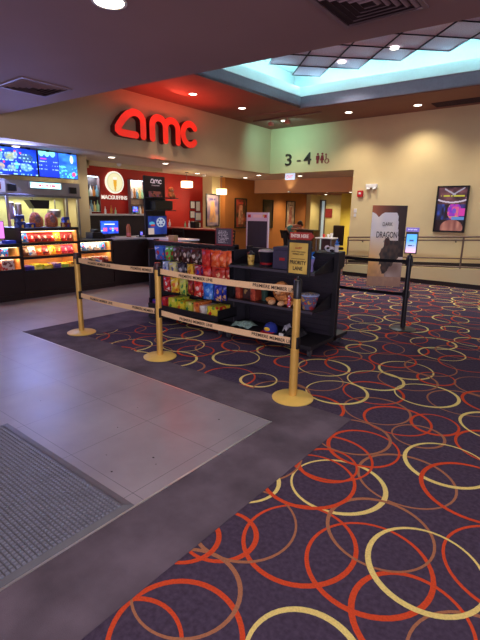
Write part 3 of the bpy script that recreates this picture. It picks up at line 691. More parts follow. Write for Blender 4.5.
for z in (.915, .475):
    bb = belt(t5, (.04, 0, z), (1.66, -.11, z), (), False, .02)
    for s in (.35, .9, 1.35):
        b = NB(); box(b, s, s+.05, -.0305-s*.035+.015, -.0285-s*.035+.015, z-.028, z-.008); link('belt_mark', b, mat('belt_mark_red', (200, 80, 60), .6), bb)

# ================================================================== CANDY RACK
def caster(parent, x, y):
    b = NB(); box(b, x-.02, x+.02, y-.02, y+.02, .07, .085); box(b, x-.022, x-.017, y-.02, y+.02, .03, .075); box(b, x+.017, x+.022, y-.02, y+.02, .03, .075)
    c = link('caster', b, M['grey'], parent)
    b = NB(); tube(b, [(x-.014, y, .033), (x+.014, y, .033)], .033, 18); link('wheel', b, M['rubber'], c, True)
rk = thing('candy_rack', 'black wheeled pegboard rack hung with candy bags behind the middle stanchion', 'rack', (-4.2, 4.3, 0)); RX, RYY = 4.2, 4.3
b = NB(); box(b, -.75, .72, 0, .03, .12, 1.06); link('pegboard', b, mat('dark_perforated_board', (30, 28, 34), .6, var=.3, scale=60), rk)
for x in (-.76, .72):
    b = NB(); box(b, x-.02, x+.02, -.02, .05, .085, 1.12); link('upright', b, M['black'], rk)
b = NB(); box(b, -.76, .74, -.05, .06, 1.06, 1.10, bev=.006); link('top_rail', b, M['black'], rk)
b = NB(); box(b, -.79, -.765, -.12, .42, .085, .98); link('end_panel', b, mat('charcoal_end_panel', (52, 50, 58), .45), rk)
b = NB(); box(b, .742, .758, -.05, .42, .12, 1.06); link('end_panel', b, MC['charcoal_end_panel'], rk)
b = NB(); box(b, -.78, .76, -.30, .42, .085, .12, bev=.006); link('deck', b, M['black'], rk)
b = NB(); box(b, -.52, .76, -.36, 0, .215, .232); box(b, -.52, .76, -.375, -.355, .2, .27); box(b, -.52, -.51, -.36, 0, .22, .34); box(b, .75, .76, -.36, 0, .22, .34); link('lower_tray', b, M['black'], rk)
for x, y in ((-.66, -.22), (.68, -.22), (-.66, .36), (.68, .36)): caster(rk, x, y)
bag_i = 0
def bagmesh(w, h, t, seed):
    """a pillow pouch hanging from its top seal: local origin at the hang hole, facing -y"""
    rr = random.Random(seed); bm = NB(); nx, nz = 8, 12; F, K = {}, {}
    for s, D in ((-1, F), (1, K)):
        for j in range(nz+1):
            v = j/nz
            for i in range(nx+1):
                u = i/nx; a = (max(0, sin(pi*u)))**.55; sv = min(1, max(0, (v-.06)/.2), max(0, (.9-v)/.16)); sv = max(0, sv)**.7
                d = t/2*a*sv*(1+.25*sin(5*u+7*v+seed))+.0012*sin(u*40)*(1 if v > .93 or v < .05 else 0)
                wv = w*(1-.05*sin(pi*v))
                D[i, j] = bm.verts.new(((u-.5)*wv, s*(d+.0008)+.3*t*(1-v)*.3, -h*(1-v)+.012))
    for D in (F, K):
        for j in range(nz):
            for i in range(nx): bm.faces.new((D[i, j], D[i+1, j], D[i+1, j+1], D[i, j+1]))
    for j in range(nz):
        for i in (0, nx): bm.faces.new((F[i, j], F[i, j+1], K[i, j+1], K[i, j]))
    for i in range(nx):
        for j in (0, nz): bm.faces.new((F[i, j], K[i, j], K[i+1, j], F[i+1, j]))
    return bm
ordn = ['first', 'second', 'third', 'fourth', 'fifth', 'sixth', 'seventh', 'eighth', 'ninth']
def bag(x, y, z, w, h, t, cols, label, group, rz=0, tilt=0, roll=0, sc=13):
    global bag_i; bag_i += 1
    m = packmat('pouch_print_%d' % bag_i, *cols, scale=sc)
    o = link('candy_bag', bagmesh(w, h, t, bag_i), m, smooth=True)
    tag(o, label, 'candy bag', group, (x, y, z)); o.rotation_euler = (tilt, roll, rz); return o
def peg(x, z, d=.27):
    b = NB(); tube(b, [(x+RX, 0, z), (x+RX, -d, z), (x+RX, -d-.005, z+.015)], .004, 6); tube(b, [(x+RX, -.005, z-.02), (x+RX, -.005, z+.02)], .006, 6); link('peg_hook', b, M['grey'], rk)
WHT = (232, 232, 236)
rows = [
 ('top peg row', 1.055, [(-4.62, .20, .17, ((60, 110, 215), (215, 50, 60), WHT), 'light blue candy bag with red print'), (-4.44, .12, .17, ((110, 190, 70), (210, 50, 60), (240, 240, 200)), 'green candy bag'),
   (-4.285, .15, .17, ((70, 36, 28), (220, 200, 185), (120, 40, 34)), 'dark brown chocolate bag left one'), (-4.115, .15, .17, ((64, 32, 28), (225, 205, 190), (110, 36, 32)), 'dark brown chocolate bag middle one'), (-3.945, .15, .17, ((72, 38, 32), (215, 200, 190), (130, 44, 36)), 'dark brown chocolate bag right one'),
   (-3.75, .17, .19, ((205, 38, 32), (235, 90, 70), (160, 22, 24)), 'bright red candy bag beside the orange ones'), (-3.60, .15, .18, ((232, 92, 40), (250, 150, 110), (205, 50, 30)), 'orange candy bag next to the red one'), (-3.47, .14, .17, ((240, 100, 44), (255, 160, 110), (205, 60, 30)), 'orange candy bag at the right end')]),
 ('middle peg row', .855, [(-4.50, .13, .14, ((170, 190, 225), (80, 90, 180), (240, 225, 150)), 'pale blue candy bag'), (-4.36, .14, .15, ((226, 220, 150), (70, 90, 150), WHT), 'cream and blue candy bag'), (-4.20, .13, .13, ((54, 50, 66), (190, 190, 200), (90, 80, 100)), 'dark grey candy bag'),
   (-4.03, .13, .14, ((238, 188, 40), (190, 90, 30), (250, 225, 120)), 'golden yellow candy bag'), (-3.89, .12, .14, ((170, 34, 70), (60, 70, 190), (230, 200, 210)), 'crimson and blue candy bag'), (-3.74, .15, .15, ((214, 40, 34), (240, 120, 90), (150, 20, 24)), 'red candy bag beside the crimson one'), (-3.54, .20, .16, ((190, 52, 36), (240, 190, 140), (130, 24, 24)), 'wide rust red candy bag at the right end')]),
 ('bottom peg row', .645, [(-4.48, .14, .18, ((205, 30, 38), (240, 220, 215), (150, 16, 26)), 'red and white candy bag at the left end'), (-4.33, .14, .18, ((240, 200, 60), (225, 110, 30), (250, 235, 180)), 'yellow and orange candy bag'), (-4.17, .15, .19, ((205, 214, 90), (70, 140, 70), (240, 225, 120)), 'yellow green candy bag'),
   (-4.03, .11, .17, ((150, 36, 32), (220, 140, 60), (90, 20, 20)), 'narrow dark red candy bag'), (-3.89, .14, .18, ((212, 40, 34), (245, 200, 190), (160, 20, 24)), 'bright red candy bag near the blue ones'), (-3.72, .16, .19, ((40, 116, 214), (130, 180, 240), (24, 70, 170)), 'sky blue candy bag'), (-3.55, .14, .19, ((36, 44, 150), (220, 170, 120), (60, 90, 210)), 'navy blue candy bag at the right end')]),
]
for rn, z, L in rows:
    for k, (x, w, h, cols, lab) in enumerate(L):
        peg(x, z)
        rz = random.uniform(-.2, .2)
        for dpt in range(2):
            o = bag(x+.012*dpt, 4.06+dpt*.07, z-.012, w*.94, h*1.12, .06, cols, (lab+' on the '+rn if dpt == 0 else lab+', rear one of its hook'), 'candy bags on the '+rn, rz*(1-dpt*.5), 0, random.uniform(-.09, .09), 13)
# boxes in the lower tray
def cbox(x, y, z, w, d, h, cols, label, rz=0, rx=0, name='candy_box', cat='candy box', group='candy boxes in the lower rack tray', sc=22):
    global bag_i; bag_i += 1
    b = NB(); box(b, -w/2, w/2, -d/2, d/2, 0, h, bev=.003); o = link(name, b, packmat('carton_print_%d' % bag_i, *cols, scale=sc*.6)); tag(o, label, cat, group, (x, y, z)); o.rotation_euler = (rx, 0, rz); return o
TR = .232
cb = [(-4.80, .15, ((40, 60, 190), (150, 60, 130), (70, 100, 230)), 'blue candy box at the left end of the rack tray'), (-4.62, .14, ((200, 40, 44), (90, 50, 150), (230, 90, 90)), 'red candy box right of the blue one in the tray'),
      (-4.42, .18, ((224, 226, 60), (90, 160, 60), (250, 240, 120)), 'lime yellow candy box left of centre in the tray'), (-4.24, .15, ((232, 214, 50), (220, 110, 40), (120, 180, 70)), 'yellow candy box with green print in the tray'), (-4.07, .14, ((205, 210, 80), (60, 130, 70), (240, 230, 150)), 'pale green candy box in the tray'),
      (-3.93, .11, ((230, 130, 60), (250, 200, 150), (190, 70, 40)), 'orange candy box in the tray'), (-3.81, .11, ((226, 222, 214), (190, 150, 140), (245, 245, 240)), 'white candy box in the tray'), (-3.62, .2, ((236, 214, 60), (214, 40, 40), (120, 170, 60)), 'yellow candy box with red print at the right end of the tray')]
for k, (x, w, cols, lab) in enumerate(cb): cbox(-4.64+(x+4.80)*.9, 4.11, TR+.003, w*.9-.012, .25, (.08 if k in (0,) else .115+.015*(k % 3)), cols, lab, 0, radians(0))
# small menu sign on the rack
t = thing('tabletop_sign', 'small grey text sign in a red edged holder standing on the candy rack', 'sign', (-3.66, 4.3, 1.10))
b = NB(); box(b, -.145, .145, -.03, .05, 0, .006); box(b, -.14, .14, -.006, .004, .004, .215); link('holder', b, mat('red_edge_acrylic', (150, 50, 60), .3), t)
def p_menu(u, v):
    c = (84, 76, 90)
    if (v*22) % 2 < .9 and .12 < u < .85-.25*hsh(int(v*11), 3) and hsh(int(u*24), int(v*11)) > .25 and .08 < v < .92: c = (206, 196, 200)
    return c
artboard('printed_sheet', .25, .195, p_menu, ART, t, (0, -.009, .014), (0, 0, 0), 48, 44, .002)

# ================================================================== MERCHANDISE SHELF UNIT
gu = thing('merchandise_shelf', 'black wheeled shelf unit with souvenir buckets, plush toy and caps', 'shelf unit', (-2.78, 4.5, 0)); GX, GY = -2.78, 4.5
slat = mat('slatwall_panel', (34, 28, 40), .5, var=.15, scale=8)
b = NB(); box(b, -.68, .58, -.012, .012, .12, 1.06)
for k in range(15): box(b, -.6, .58, -.02, -.012, .14+k*.062, .192+k*.062)
link('slatwall', b, slat, gu)
for x in (-.62, .6):
    b = NB(); box(b, x-.03, x+.03, -.035, .035, .085, 1.10, bev=.004); link('upright', b, M['black'], gu)
b = NB(); box(b, -.6, .58, -.03, .03, 1.05, 1.085); link('top_rail', b, M['black'], gu)
b = NB(); box(b, -.66, .63, -.56, .32, .10, .145, bev=.006); link('deck', b, M['black'], gu)
edge = mat('shelf_edge_metal', (86, 82, 96), .35, .5)
for z in (.90, .49):
    b = NB(); box(b, -.59, .57, -.45, -.02, z-.022, z, bev=.003); sh = link('shelf', b, M['black'], gu)
    b = NB(); box(b, -.59, .57, -.457, -.4505, z-.022, z+.004); link('price_rail', b, edge, sh)
    for x in (-.58, .56):
        b = NB(); prism(b, [(-.02, z-.02), (-.44, z-.02), (-.44, z+.012), (-.02, z+.15)], lambda a, c, d, x=x: (x+d, a, c), .004); link('shelf_bracket', b, M['black'], gu)
b = NB(); box(b, -.59, .5, .02, .35, .88, .90); link('rear_shelf', b, M['black'], gu)
for x, y in ((-.58, -.45), (.56, -.45), (-.58, .26), (.56, .26)): caster(gu, x, y)
MG = None
# popcorn bucket
t = thing('popcorn_bucket', 'dark souvenir popcorn bucket with red band on the top shelf of the merchandise unit', 'bucket', (-2.98, 4.27, .90))
b = NB(); lathe(b, [(.068, 0), (.095, .16), (.1, .165), (.1, .172)], seg=28); link('tub', b, mat('smoky_bucket', (38, 34, 46), .35), t, True)
b = NB(); lathe(b, [(.073, .02), (.0765, .045)], seg=28, cap=False); link('red_band', b, mat('bucket_red_band', (170, 26, 34), .4), t, True)
b = NB(); lathe(b, [(.098, .172), (.085, .19), (.04, .196)], seg=28); link('clear_lid', b, mat('pinkish_clear_lid', (196, 180, 190), .2, var=.3, scale=30), t, True)
t = thing('gold_canister', 'small gold printed cup with black lid beside the dark bucket', 'cup', (-3.19, 4.25, .90))
b = NB(); lathe(b, [(.036, 0), (.044, .12)], seg=24); link('cup_body', b, packmat('gold_cup_print', (226, 186, 84), (120, 80, 40), (240, 214, 130), 30), t, True)
b = NB(); lathe(b, [(.046, .12), (.046, .135), (.02, .15), (.018, .165)], seg=24); link('lid', b, M['blackplastic'], t, True)
t = thing('storage_box', 'large dark purple grey cooler box with small red tag on the top shelf', 'box', (-2.66, 4.26, .90))
b = NB(); box(b, -.13, .13, -.14, .13, 0, .21, bev=.012); link('box_body', b, mat('purple_grey_fabric', (62, 56, 82), .7, var=.12), t)
b = NB(); box(b, -.13, .135, -.145, .135, .21, .245, bev=.01); link('box_lid', b, MC['purple_grey_fabric'], t)
b = NB(); box(b, -.04, .03, -.143, -.14, .1, .13); link('red_tag', b, MC['bucket_red_band'], t)
# blue figure cups
bluep = mat('bright_blue_plastic', (40, 130, 225), .3, var=.25, scale=40); clr = mat('lilac_tumbler', (150, 140, 200), .2, var=.3, scale=20)
def figcup(loc, lab, s=1.0, cupm=clr):
    t = thing('figure_cup', lab, 'cup', loc)
    b = NB(); lathe(b, [(.04*s, 0), (.046*s, .02*s), (.036*s, .07*s), (.05*s, .13*s), (.052*s, .15*s)], seg=24); link('tumbler', b, cupm, t, True)
    b = NB(); lathe(b, [(.054*s, .15*s), (.054*s, .162*s), (.03*s, .175*s)], seg=24); link('lid', b, bluep, t, True)
    b = NB(); ball(b, (0, 0, .2*s), .03*s, .024*s, .03*s); ball(b, (-.006, 0, .235*s), .019*s, .018*s, .02*s)
    tube(b, [(0, 0, .25*s), (.014*s, 0, .27*s), (.008*s, 0, .30*s)], .008*s, 8, r2=.002); tube(b, [(-.025*s, 0, .205*s), (-.045*s, -.01, .19*s)], .008*s, 8); tube(b, [(.025*s, 0, .205*s), (.048*s, 0, .225*s)], .008*s, 8)
    link('figure', b, bluep, t, True)
figcup((-2.34, 4.17, .90), 'lilac cup with blue figure lid on the top shelf behind the priority sign', .95)
figcup((-2.21, 4.52, 1.10), 'pale dish with bright blue figure on the right post top of the merchandise unit', .5, M['white'])
t = thing('toy_pile', 'white and black plush toy lying on top of the merchandise unit', 'plush toy', (-2.33, 4.62, 1.0))
b = NB(); ball(b, (0, 0, .115), .06, .045, .033); ball(b, (-.05, 0, .13), .03, .03, .03); ball(b, (.06, .01, .115), .025, .03, .022); link('body', b, mat('white_plush', (225, 225, 232), .9, var=.15, scale=40), t, True)
b = NB(); ball(b, (-.02, -.035, .13), .02, .015, .014); ball(b, (.03, -.035, .105), .028, .018, .016); ball(b, (-.08, 0, .115), .014, .02, .016); link('black_patches', b, M['blackplastic'], t, True)
b = NB(); box(b, -.16, .12, -.12, .14, -.1, .085, bev=.01); tag(link('storage_tub', b, M['black']), 'black tub on the rear shelf beneath the white plush', 'tub', None, (-2.38, 4.72, 1.0))
# middle shelf
for k, (x, lab) in enumerate(((-3.30, 'left brick red boxed toy on the middle shelf'), (-3.07, 'right brick red boxed toy on the middle shelf'))):
    cbox(x, 4.22, .49, .07, .16, .145, ((168, 66, 46), (120, 40, 34), (190, 90, 60)), lab, 0, 0, 'toy_box', 'box', 'boxed toys on the middle shelf')
cbox(-3.19, 4.24, .49, .13, .12, .13, ((60, 34, 34), (150, 120, 70), (40, 26, 30)), 'dark picture box between the two brick red boxes', 0, 0, 'toy_box', 'box', None)
t = thing('green_cup', 'dark green tall cup right of the brick red boxes on the middle shelf', 'cup', (-2.975, 4.25, .49))
b = NB(); lathe(b, [(.034, 0), (.045, .14), (.047, .145)], seg=24); link('cup_body', b, mat('dark_green_cup', (44, 72, 62), .4), t, True)
# plush dog
t = thing('plush_dog', 'golden brown shaggy plush dog lying on the middle shelf behind the belt', 'plush toy', (-2.70, 4.2, .49))
t.scale = (1.25, 1.2, 1.25)
fur = mat('golden_brown_fur', (210, 138, 76), .95, var=.35, scale=60, bump=1.0, bscale=120); furl = mat('light_muzzle_fur', (225, 178, 130), .95, var=.15, scale=60)
b = NB(); ball(b, (.01, .06, .075), .12, .09, .075); ball(b, (-.11, -.02, .03), .055, .035, .026); ball(b, (.10, -.03, .03), .05, .04, .028); link('body', b, fur, t, True)
b = NB(); ball(b, (.0, -.01, .145), .07, .062, .07); hd = link('head', b, fur, t, True)
b = NB(); ball(b, (-.004, -.066, .125), .032, .03, .026); link('muzzle', b, furl, hd, True)
b = NB(); ball(b, (-.004, -.095, .135), .011, .008, .009); ball(b, (-.028, -.062, .16), .008, .006, .009); ball(b, (.02, -.062, .16), .008, .006, .009); link('nose_and_eyes', b, M['blackplastic'], hd, True)
for s in (-1, 1):
    b = NB(); ball(b, (s*.068, -.005, .125), .022, .03, .06); link('ear', b, mat('dark_ear_fur', (150, 84, 40), .95, var=.3, scale=60), hd, True)
for s in (-1, 1):
    b = NB(); ball(b, (s*.05, -.09, .025), .028, .05, .024); link('paw', b, furl, t, True)
b = NB(); lathe(b, [(.022, 0), (.022, .1), (.014, .115), (.014, .13)], seg=18); tag(link('toy_figure', b, packmat('red_blue_toy', (200, 40, 40), (60, 120, 210), WHT, 40), smooth=True), 'small red and blue toy bottle right of the plush dog', 'toy', None, (-2.555, 4.13, .49))
t = thing('treat_bucket', 'clear printed party bucket with blue rim at the right end of the middle shelf', 'bucket', (-2.34, 4.19, .49))
b = NB(); lathe(b, [(.07, 0), (.105, .15)], seg=28); link('tub', b, packmat('clear_bucket_print', (92, 96, 130), (200, 150, 60), (180, 60, 60), 22), t, True)
b = NB(); lathe(b, [(.103, .15), (.112, .152), (.112, .165), (.098, .167)], seg=28, cap=False); link('rim', b, mat('pale_blue_rim', (150, 170, 215), .3), t, True)
b = NB(); ball(b, (0, 0, .155), .095, .095, .028); link('contents', b, packmat('mixed_treats', (120, 120, 140), (226, 190, 80), (220, 220, 230), 40), t, True)
# deck items
def cloth(name, loc, rx, ry, rz, m, lab, cat, seed):
    rr = random.Random(seed); b = NB(); n = 26; V = {}
    for i in range(n+1):
        for j in range(n+1):
            u, v = i/n*2-1, j/n*2-1; r = math.hypot(u, v)
            V[i, j] = b.verts.new((rx*u*(1-.12*abs(v)), ry*v*(1-.1*abs(u)), max(.004, rz*(1-r*r*.55)*(.6+.75*vnoise(u*4+seed, v*4, seed)))))
    for i in range(n):
        for j in range(n): b.faces.new((V[i, j], V[i+1, j], V[i+1, j+1], V[i, j+1]))
    o = link(name, b, m, smooth=True); sm = o.modifiers.new('thick', 'SOLIDIFY'); sm.thickness = .004; sm.offset = 1
    return tag(o, lab, cat, None, loc)
cloth('folded_garment', (-3.22, 4.18, .147), .15, .12, .05, mat('mint_plush_cloth', (140, 172, 166), .95, var=.35, scale=40), 'crumpled mint green cloth on the bottom deck at left', 'cloth', 3)
cloth('folded_garment', (-2.5, 4.22, .147), .12, .13, .085, mat('black_cloth', (30, 28, 34), .9, var=.2, scale=20), 'crumpled black garment on the bottom deck right of the cap', 'cloth', 8)
cloth('folded_garment', (-2.66, 4.3, .147), .05, .07, .085, mat('white_cloth', (190, 190, 200), .9, var=.2, scale=20), 'small white cloth tucked beside the cap on the bottom deck', 'cloth', 5)
b = NB(); box(b, -.012, .012, -.002, .002, 0, .055); tag(link('hang_tag', b, M['white']), 'white paper hang tag leaning on the black garment', 'tag', None, (-2.44, 4.07, .16)); bpy.context.scene.collection.objects[-1].rotation_euler = (.3, .6, 0)
b = NB(); box(b, -.03, .03, -.002, .002, 0, .04); tag(link('price_card', b, M['white']), 'tiny white price card between cap and black garment', 'card', None, (-2.60, 4.06, .15))
t = thing('baseball_cap', 'blue cap with red brim and yellow logo on the bottom deck', 'cap', (-2.82, 4.17, .147))
b = NB()
lathe(b, [(.082, 0), (.084, .03), (.078, .06), (.06, .09), (.03, .108), (.004, .112)], seg=24); link('crown', b, mat('royal_blue_cloth', (34, 52, 150), .85, var=.1), t, True)
b = NB(); P = [(-.075, -.03)]+[(.085*cos(a), -.055+.095*sin(a)) for a in [pi+pi*i/12 for i in range(13)]]+[(.075, -.03)]
prism(b, P, lambda a, c, d: (a, c, .006+d+.25*abs(c+.03)*.1), .006); link('brim', b, mat('red_brim_cloth', (186, 34, 40), .85), t)
b = NB(); ball(b, (0, -.078, .045), .04, .012, .024); link('logo_patch', b, mat('yellow_patch', (240, 200, 60), .8), t, True)
b = NB(); ball(b, (0, 0, .113), .008, .008, .005); link('button', b, MC['royal_blue_cloth'], t, True)

# ================================================================== SNACK CASES AND COUNTERS
CX0, CX1 = -8.12, -7.5
def case(name, label, y0, y1, levels, ztop, zlow, lip, group=None):
    """open fronted lit snack case: levels are shelf heights, front faces +x"""
    t = thing(name, label, 'display case', (CX0, y0, 0), 0, group); w = y1-y0; d = CX1-CX0
    b = NB(); box(b, 0, d, 0, w, 0, zlow-.02); box(b, 0, .02, 0, w, zlow-.02, ztop-lip); box(b, .02, d, 0, .02, zlow-.02, ztop-lip); box(b, .02, d, w-.02, w, zlow-.02, ztop-lip)
    box(b, d, d+.012, 0, w, 0, .1); link('cabinet', b, M['dark_laminate'], t)
    b = NB(); box(b, .02, .032, .02, w-.02, zlow, ztop-lip); box(b, .032, d-.03, .0205, .028, zlow, ztop-lip); box(b, .032, d-.03, w-.028, w-.0205, zlow, ztop-lip); link('lining', b, M['wood'], t)
    b = NB(); box(b, -.02, d+.02, .001, w-.001, ztop-lip, ztop, bev=.006); link('top', b, M['black'], t)
    for z in levels:
        b = NB(); box(b, .032, d-.01, .03, w-.03, z-.02, z); box(b, d-.012, d+.004, .02, w-.02, z-.03, z+.012); s = link('shelf', b, [M['wood'], M['black']], t)
        for p in s.data.polygons:
            if p.center.x > d-.02: p.material_index = 1
    for z in [l+.205 for l in levels]:
        b = NB(); box(b, d-.1, d-.075, .04, w-.04, min(z, ztop-lip)-.012, min(z, ztop-lip)-.002); ls = link('shelf_light', b, mat('warm_strip', (255, 235, 200), .5, emit=3.0, ecol=(255, 225, 175)), t)
        l = lamp('strip_lamp', 'AREA', (d-.09, w/2, min(z, ztop-lip)-.02), .7*w, (1, .86, .62), .03, sy=w*.9); l.parent = t; l.rotation_euler = (0, radians(28), 0)
    return t
case('snack_case', 'tall lit three shelf snack case below the popcorn window', 3.57, 4.65, [.475, .705, .935], 1.20, .475, .05)
case('snack_case', 'low lit snack case at the left edge beside the purple monitor', 2.75, 3.565, [.51, .73], .95, .51, .06)
case('snack_case', 'low lit two shelf snack case right of the tall one', 4.655, 5.38, [.51, .735], .96, .51, .045)
PAL = [((215, 40, 36), (240, 200, 190), (150, 20, 30)), ((240, 200, 50), (220, 60, 40), (250, 230, 140)), ((60, 130, 215), (230, 60, 60), WHT), ((150, 36, 40), (226, 200, 180), (90, 24, 24)), ((205, 60, 90), (240, 190, 200), (150, 20, 60)),
       ((236, 110, 50), (250, 210, 120), (190, 50, 30)), ((120, 180, 80), (60, 120, 200), (240, 240, 160)), ((96, 62, 48), (220, 190, 150), (60, 34, 28)), ((225, 222, 215), (200, 60, 60), (90, 130, 200))]
def snackrow(y0, n, dy, z, pals, rowname, group, names):
    for k in range(n):
        rr = random.Random(k*7+int(z*1000)); c = PAL[pals[k % len(pals)]]
        o = bag(CX1-.10, y0+k*dy, z+.155, dy*1.12, .165, .06, c, '%s candy pouch, %s from left on the %s' % (names[pals[k % len(pals)]], ordn[k], rowname), group, pi/2+rr.uniform(-.15, .15), 0)
        o.rotation_euler = (radians(-24+rr.uniform(-4, 4)), 0, pi/2+rr.uniform(-.12, .12)); o.location.x = CX1-.17
NAM = ['red', 'yellow', 'blue and red', 'dark red', 'pink', 'orange', 'green', 'brown', 'white']
snackrow(3.69, 8, .122, .94, [2, 0, 3, 3, 0, 1, 0, 3], 'top shelf of the tall case', 'pouches on the top shelf of the tall case', NAM)
snackrow(3.69, 8, .122, .71, [7, 8, 5, 3, 1, 5, 4, 4], 'middle shelf of the tall case', 'pouches on the middle shelf of the tall case', NAM)
for k, (y, w, c, lab) in enumerate(((3.70, .16, ((70, 60, 170), (120, 110, 210), (50, 40, 120)), 'violet'), (3.88, .16, ((220, 214, 60), (110, 160, 60), (240, 235, 120)), 'lime'), (4.05, .15, ((230, 205, 50), (200, 120, 40), (250, 230, 120)), 'golden'), (4.22, .14, ((130, 110, 190), (220, 200, 90), (90, 70, 150)), 'lilac'), (4.38, .14, ((226, 216, 80), (230, 120, 40), (150, 190, 80)), 'pale yellow'), (4.53, .13, ((235, 170, 50), (120, 180, 90), (250, 220, 130)), 'amber'))):
    cbox(CX1-.16, y, .477, .24, w, .075+.015*(k % 2), c, lab+' candy carton on the bottom shelf of the tall case', 0, 0, 'candy_carton', 'candy box', 'cartons on the bottom shelf of the tall case')
snackrow(4.78, 4, .15, .74, [2, 8, 8, 2], 'upper right low case shelf', 'pouches in the right low case', NAM)
for k in range(4): cbox(CX1-.16, 4.80+.15*k, .512, .2, .12, .11, PAL[(3, 7, 8, 3)[k]], ('dark red', 'brown', 'white', 'maroon')[k]+' snack carton low in the right low case', 0, 0, 'snack_carton', 'candy box', 'cartons in the right low case')
for k in range(4): cbox(CX1-.15, 2.86+.16*k, .735, .1, .1, .15, PAL[(2, 6, 2, 2)[k]], ('sky', 'teal', 'cobalt', 'navy')[k]+' drink carton on the upper shelf of the far left case', 0, 0, 'drink_carton', 'carton', 'cartons in the far left case')
cbox(CX1-.15, 3.36, .512, .16, .2, .17, ((215, 205, 200), (120, 60, 60), (200, 60, 70)), 'white carton with brown marks low in the far left case', 0, 0, 'snack_carton', 'candy box', None)
cbox(CX1-.15, 3.16, .512, .16, .14, .17, PAL[5], 'orange carton left of the white one in the far left case', 0, 0, 'snack_carton', 'candy box', None)
# counter bodies + continuous pale worktop
bm = NB(); box(bm, -8.12, -7.52, 5.40, 6.95, 0, .93); box(bm, -7.52, -7.5, 5.40, 6.95, .1, .9)
tag(link('service_counter', bm, M['dark_laminate']), 'dark counter front running right of the low snack case', 'counter')
bm = NB(); box(bm, -8.15, -7.47, 5.395, 6.98, .93, .965, bev=.006); tag(link('worktop', bm, M['worktop']), 'pale grey worktop on the dark counter under the cash register', 'worktop')
bm = NB(); box(bm, -8.98, -8.3, -1, 5.25, 0, .9); tag(link('back_counter', bm, M['steel']), 'stainless back counter behind the snack cases', 'counter')

# register, tablet, cup, etc.
def p_pos(u, v):
    c = mix((20, 50, 190), (50, 110, 250), vnoise(u*6, v*5, 1))
    if .2 < u < .8 and .72 < v < .8: c = (230, 240, 255)
    if hsh(int(u*8), int(v*6), 2) > .62 and .1 < v < .65 and (u*8) % 1 < .8 and (v*6) % 1 < .7: c = (150, 205, 255) if hsh(int(u*8), int(v*6), 5) > .5 else (235, 90, 110)
    return c
def monitor(name, label, loc, rz, w, h, fn, zc=.16):
    t = thing(name, label, 'monitor', loc, rz)
    b = NB(); box(b, -w/2-.012, w/2+.012, 0, .03, zc-.012, zc+h+.012, bev=.005); box(b, -.03, .03, .015, .045, .01, zc+.05); box(b, -.09, .09, -.06, .08, 0, .012, bev=.004); link('housing', b, M['blackplastic'], t)
    artboard('screen', w, h, fn, SCREEN, t, (0, -.003, zc), (0, 0, 0), 40, 28, .002); return t
monitor('register_monitor', 'blue lit cash register screen on the pale worktop', (-7.9, 5.62, .965), pi/2-.1, .40, .25, p_pos, .08)
t = thing('cash_register', 'black receipt printer and keypad left of the blue register screen', 'cash register', (-7.86, 5.22, .96))
b = NB(); box(b, -.12, .12, -.12, .12, 0, .12, bev=.01); link('printer', b, M['blackplastic'], t)
b = NB(); box(b, -.06, .06, -.05, .08, .12, .18, bev=.01); box(b, .08, .14, .14, .3, 0, .08, bev=.01); link('keypad', b, M['blackplastic'], t)
t = thing('syrup_bottle', 'copper coloured bottle with pink label on the worktop right of the register', 'bottle', (-7.8, 6.02, .965))
b = NB(); lathe(b, [(.045, 0), (.048, .01), (.048, .2), (.03, .24), (.022, .27)], seg=20); link('bottle_body', b, mat('copper_bottle', (190, 110, 76), .35, var=.1), t, True)
b = NB(); lathe(b, [(.0485, .02), (.0485, .09)], seg=20, cap=False); link('label_band', b, mat('pink_band', (230, 130, 130), .5), t, True)
monitor('card_terminal', 'small card terminal with blue screen at the end of the worktop', (-7.66, 6.25, .965), pi/2+.3, .09, .07, p_pos, .04)
monitor('small_terminal', 'small blue lit terminal at the corner right of the tall snack case', (-7.75, 4.76, .96), pi/2+.4, .12, .1, p_pos, .03)
def p_pur(u, v): return mix(mix((70, 60, 220), (240, 120, 230), u), (255, 190, 120), max(0, 1-math.hypot(u-.5, v-.3)*3))
monitor('order_monitor', 'purple and pink lit monitor at the far left edge on the low case', (-7.72, 3.2, .95), pi/2, .42, .27, p_pur, .08)
bm = NB(); box(bm, -.07, .07, -.09, .09, 0, .05, bev=.01); tag(link('keypad', bm, mat('blue_keypad', (40, 60, 160), .4, emit=.08, ecol=(40, 60, 220))), 'small blue lit keypad beside the purple monitor', 'keypad', None, (-7.62, 3.43, .95))

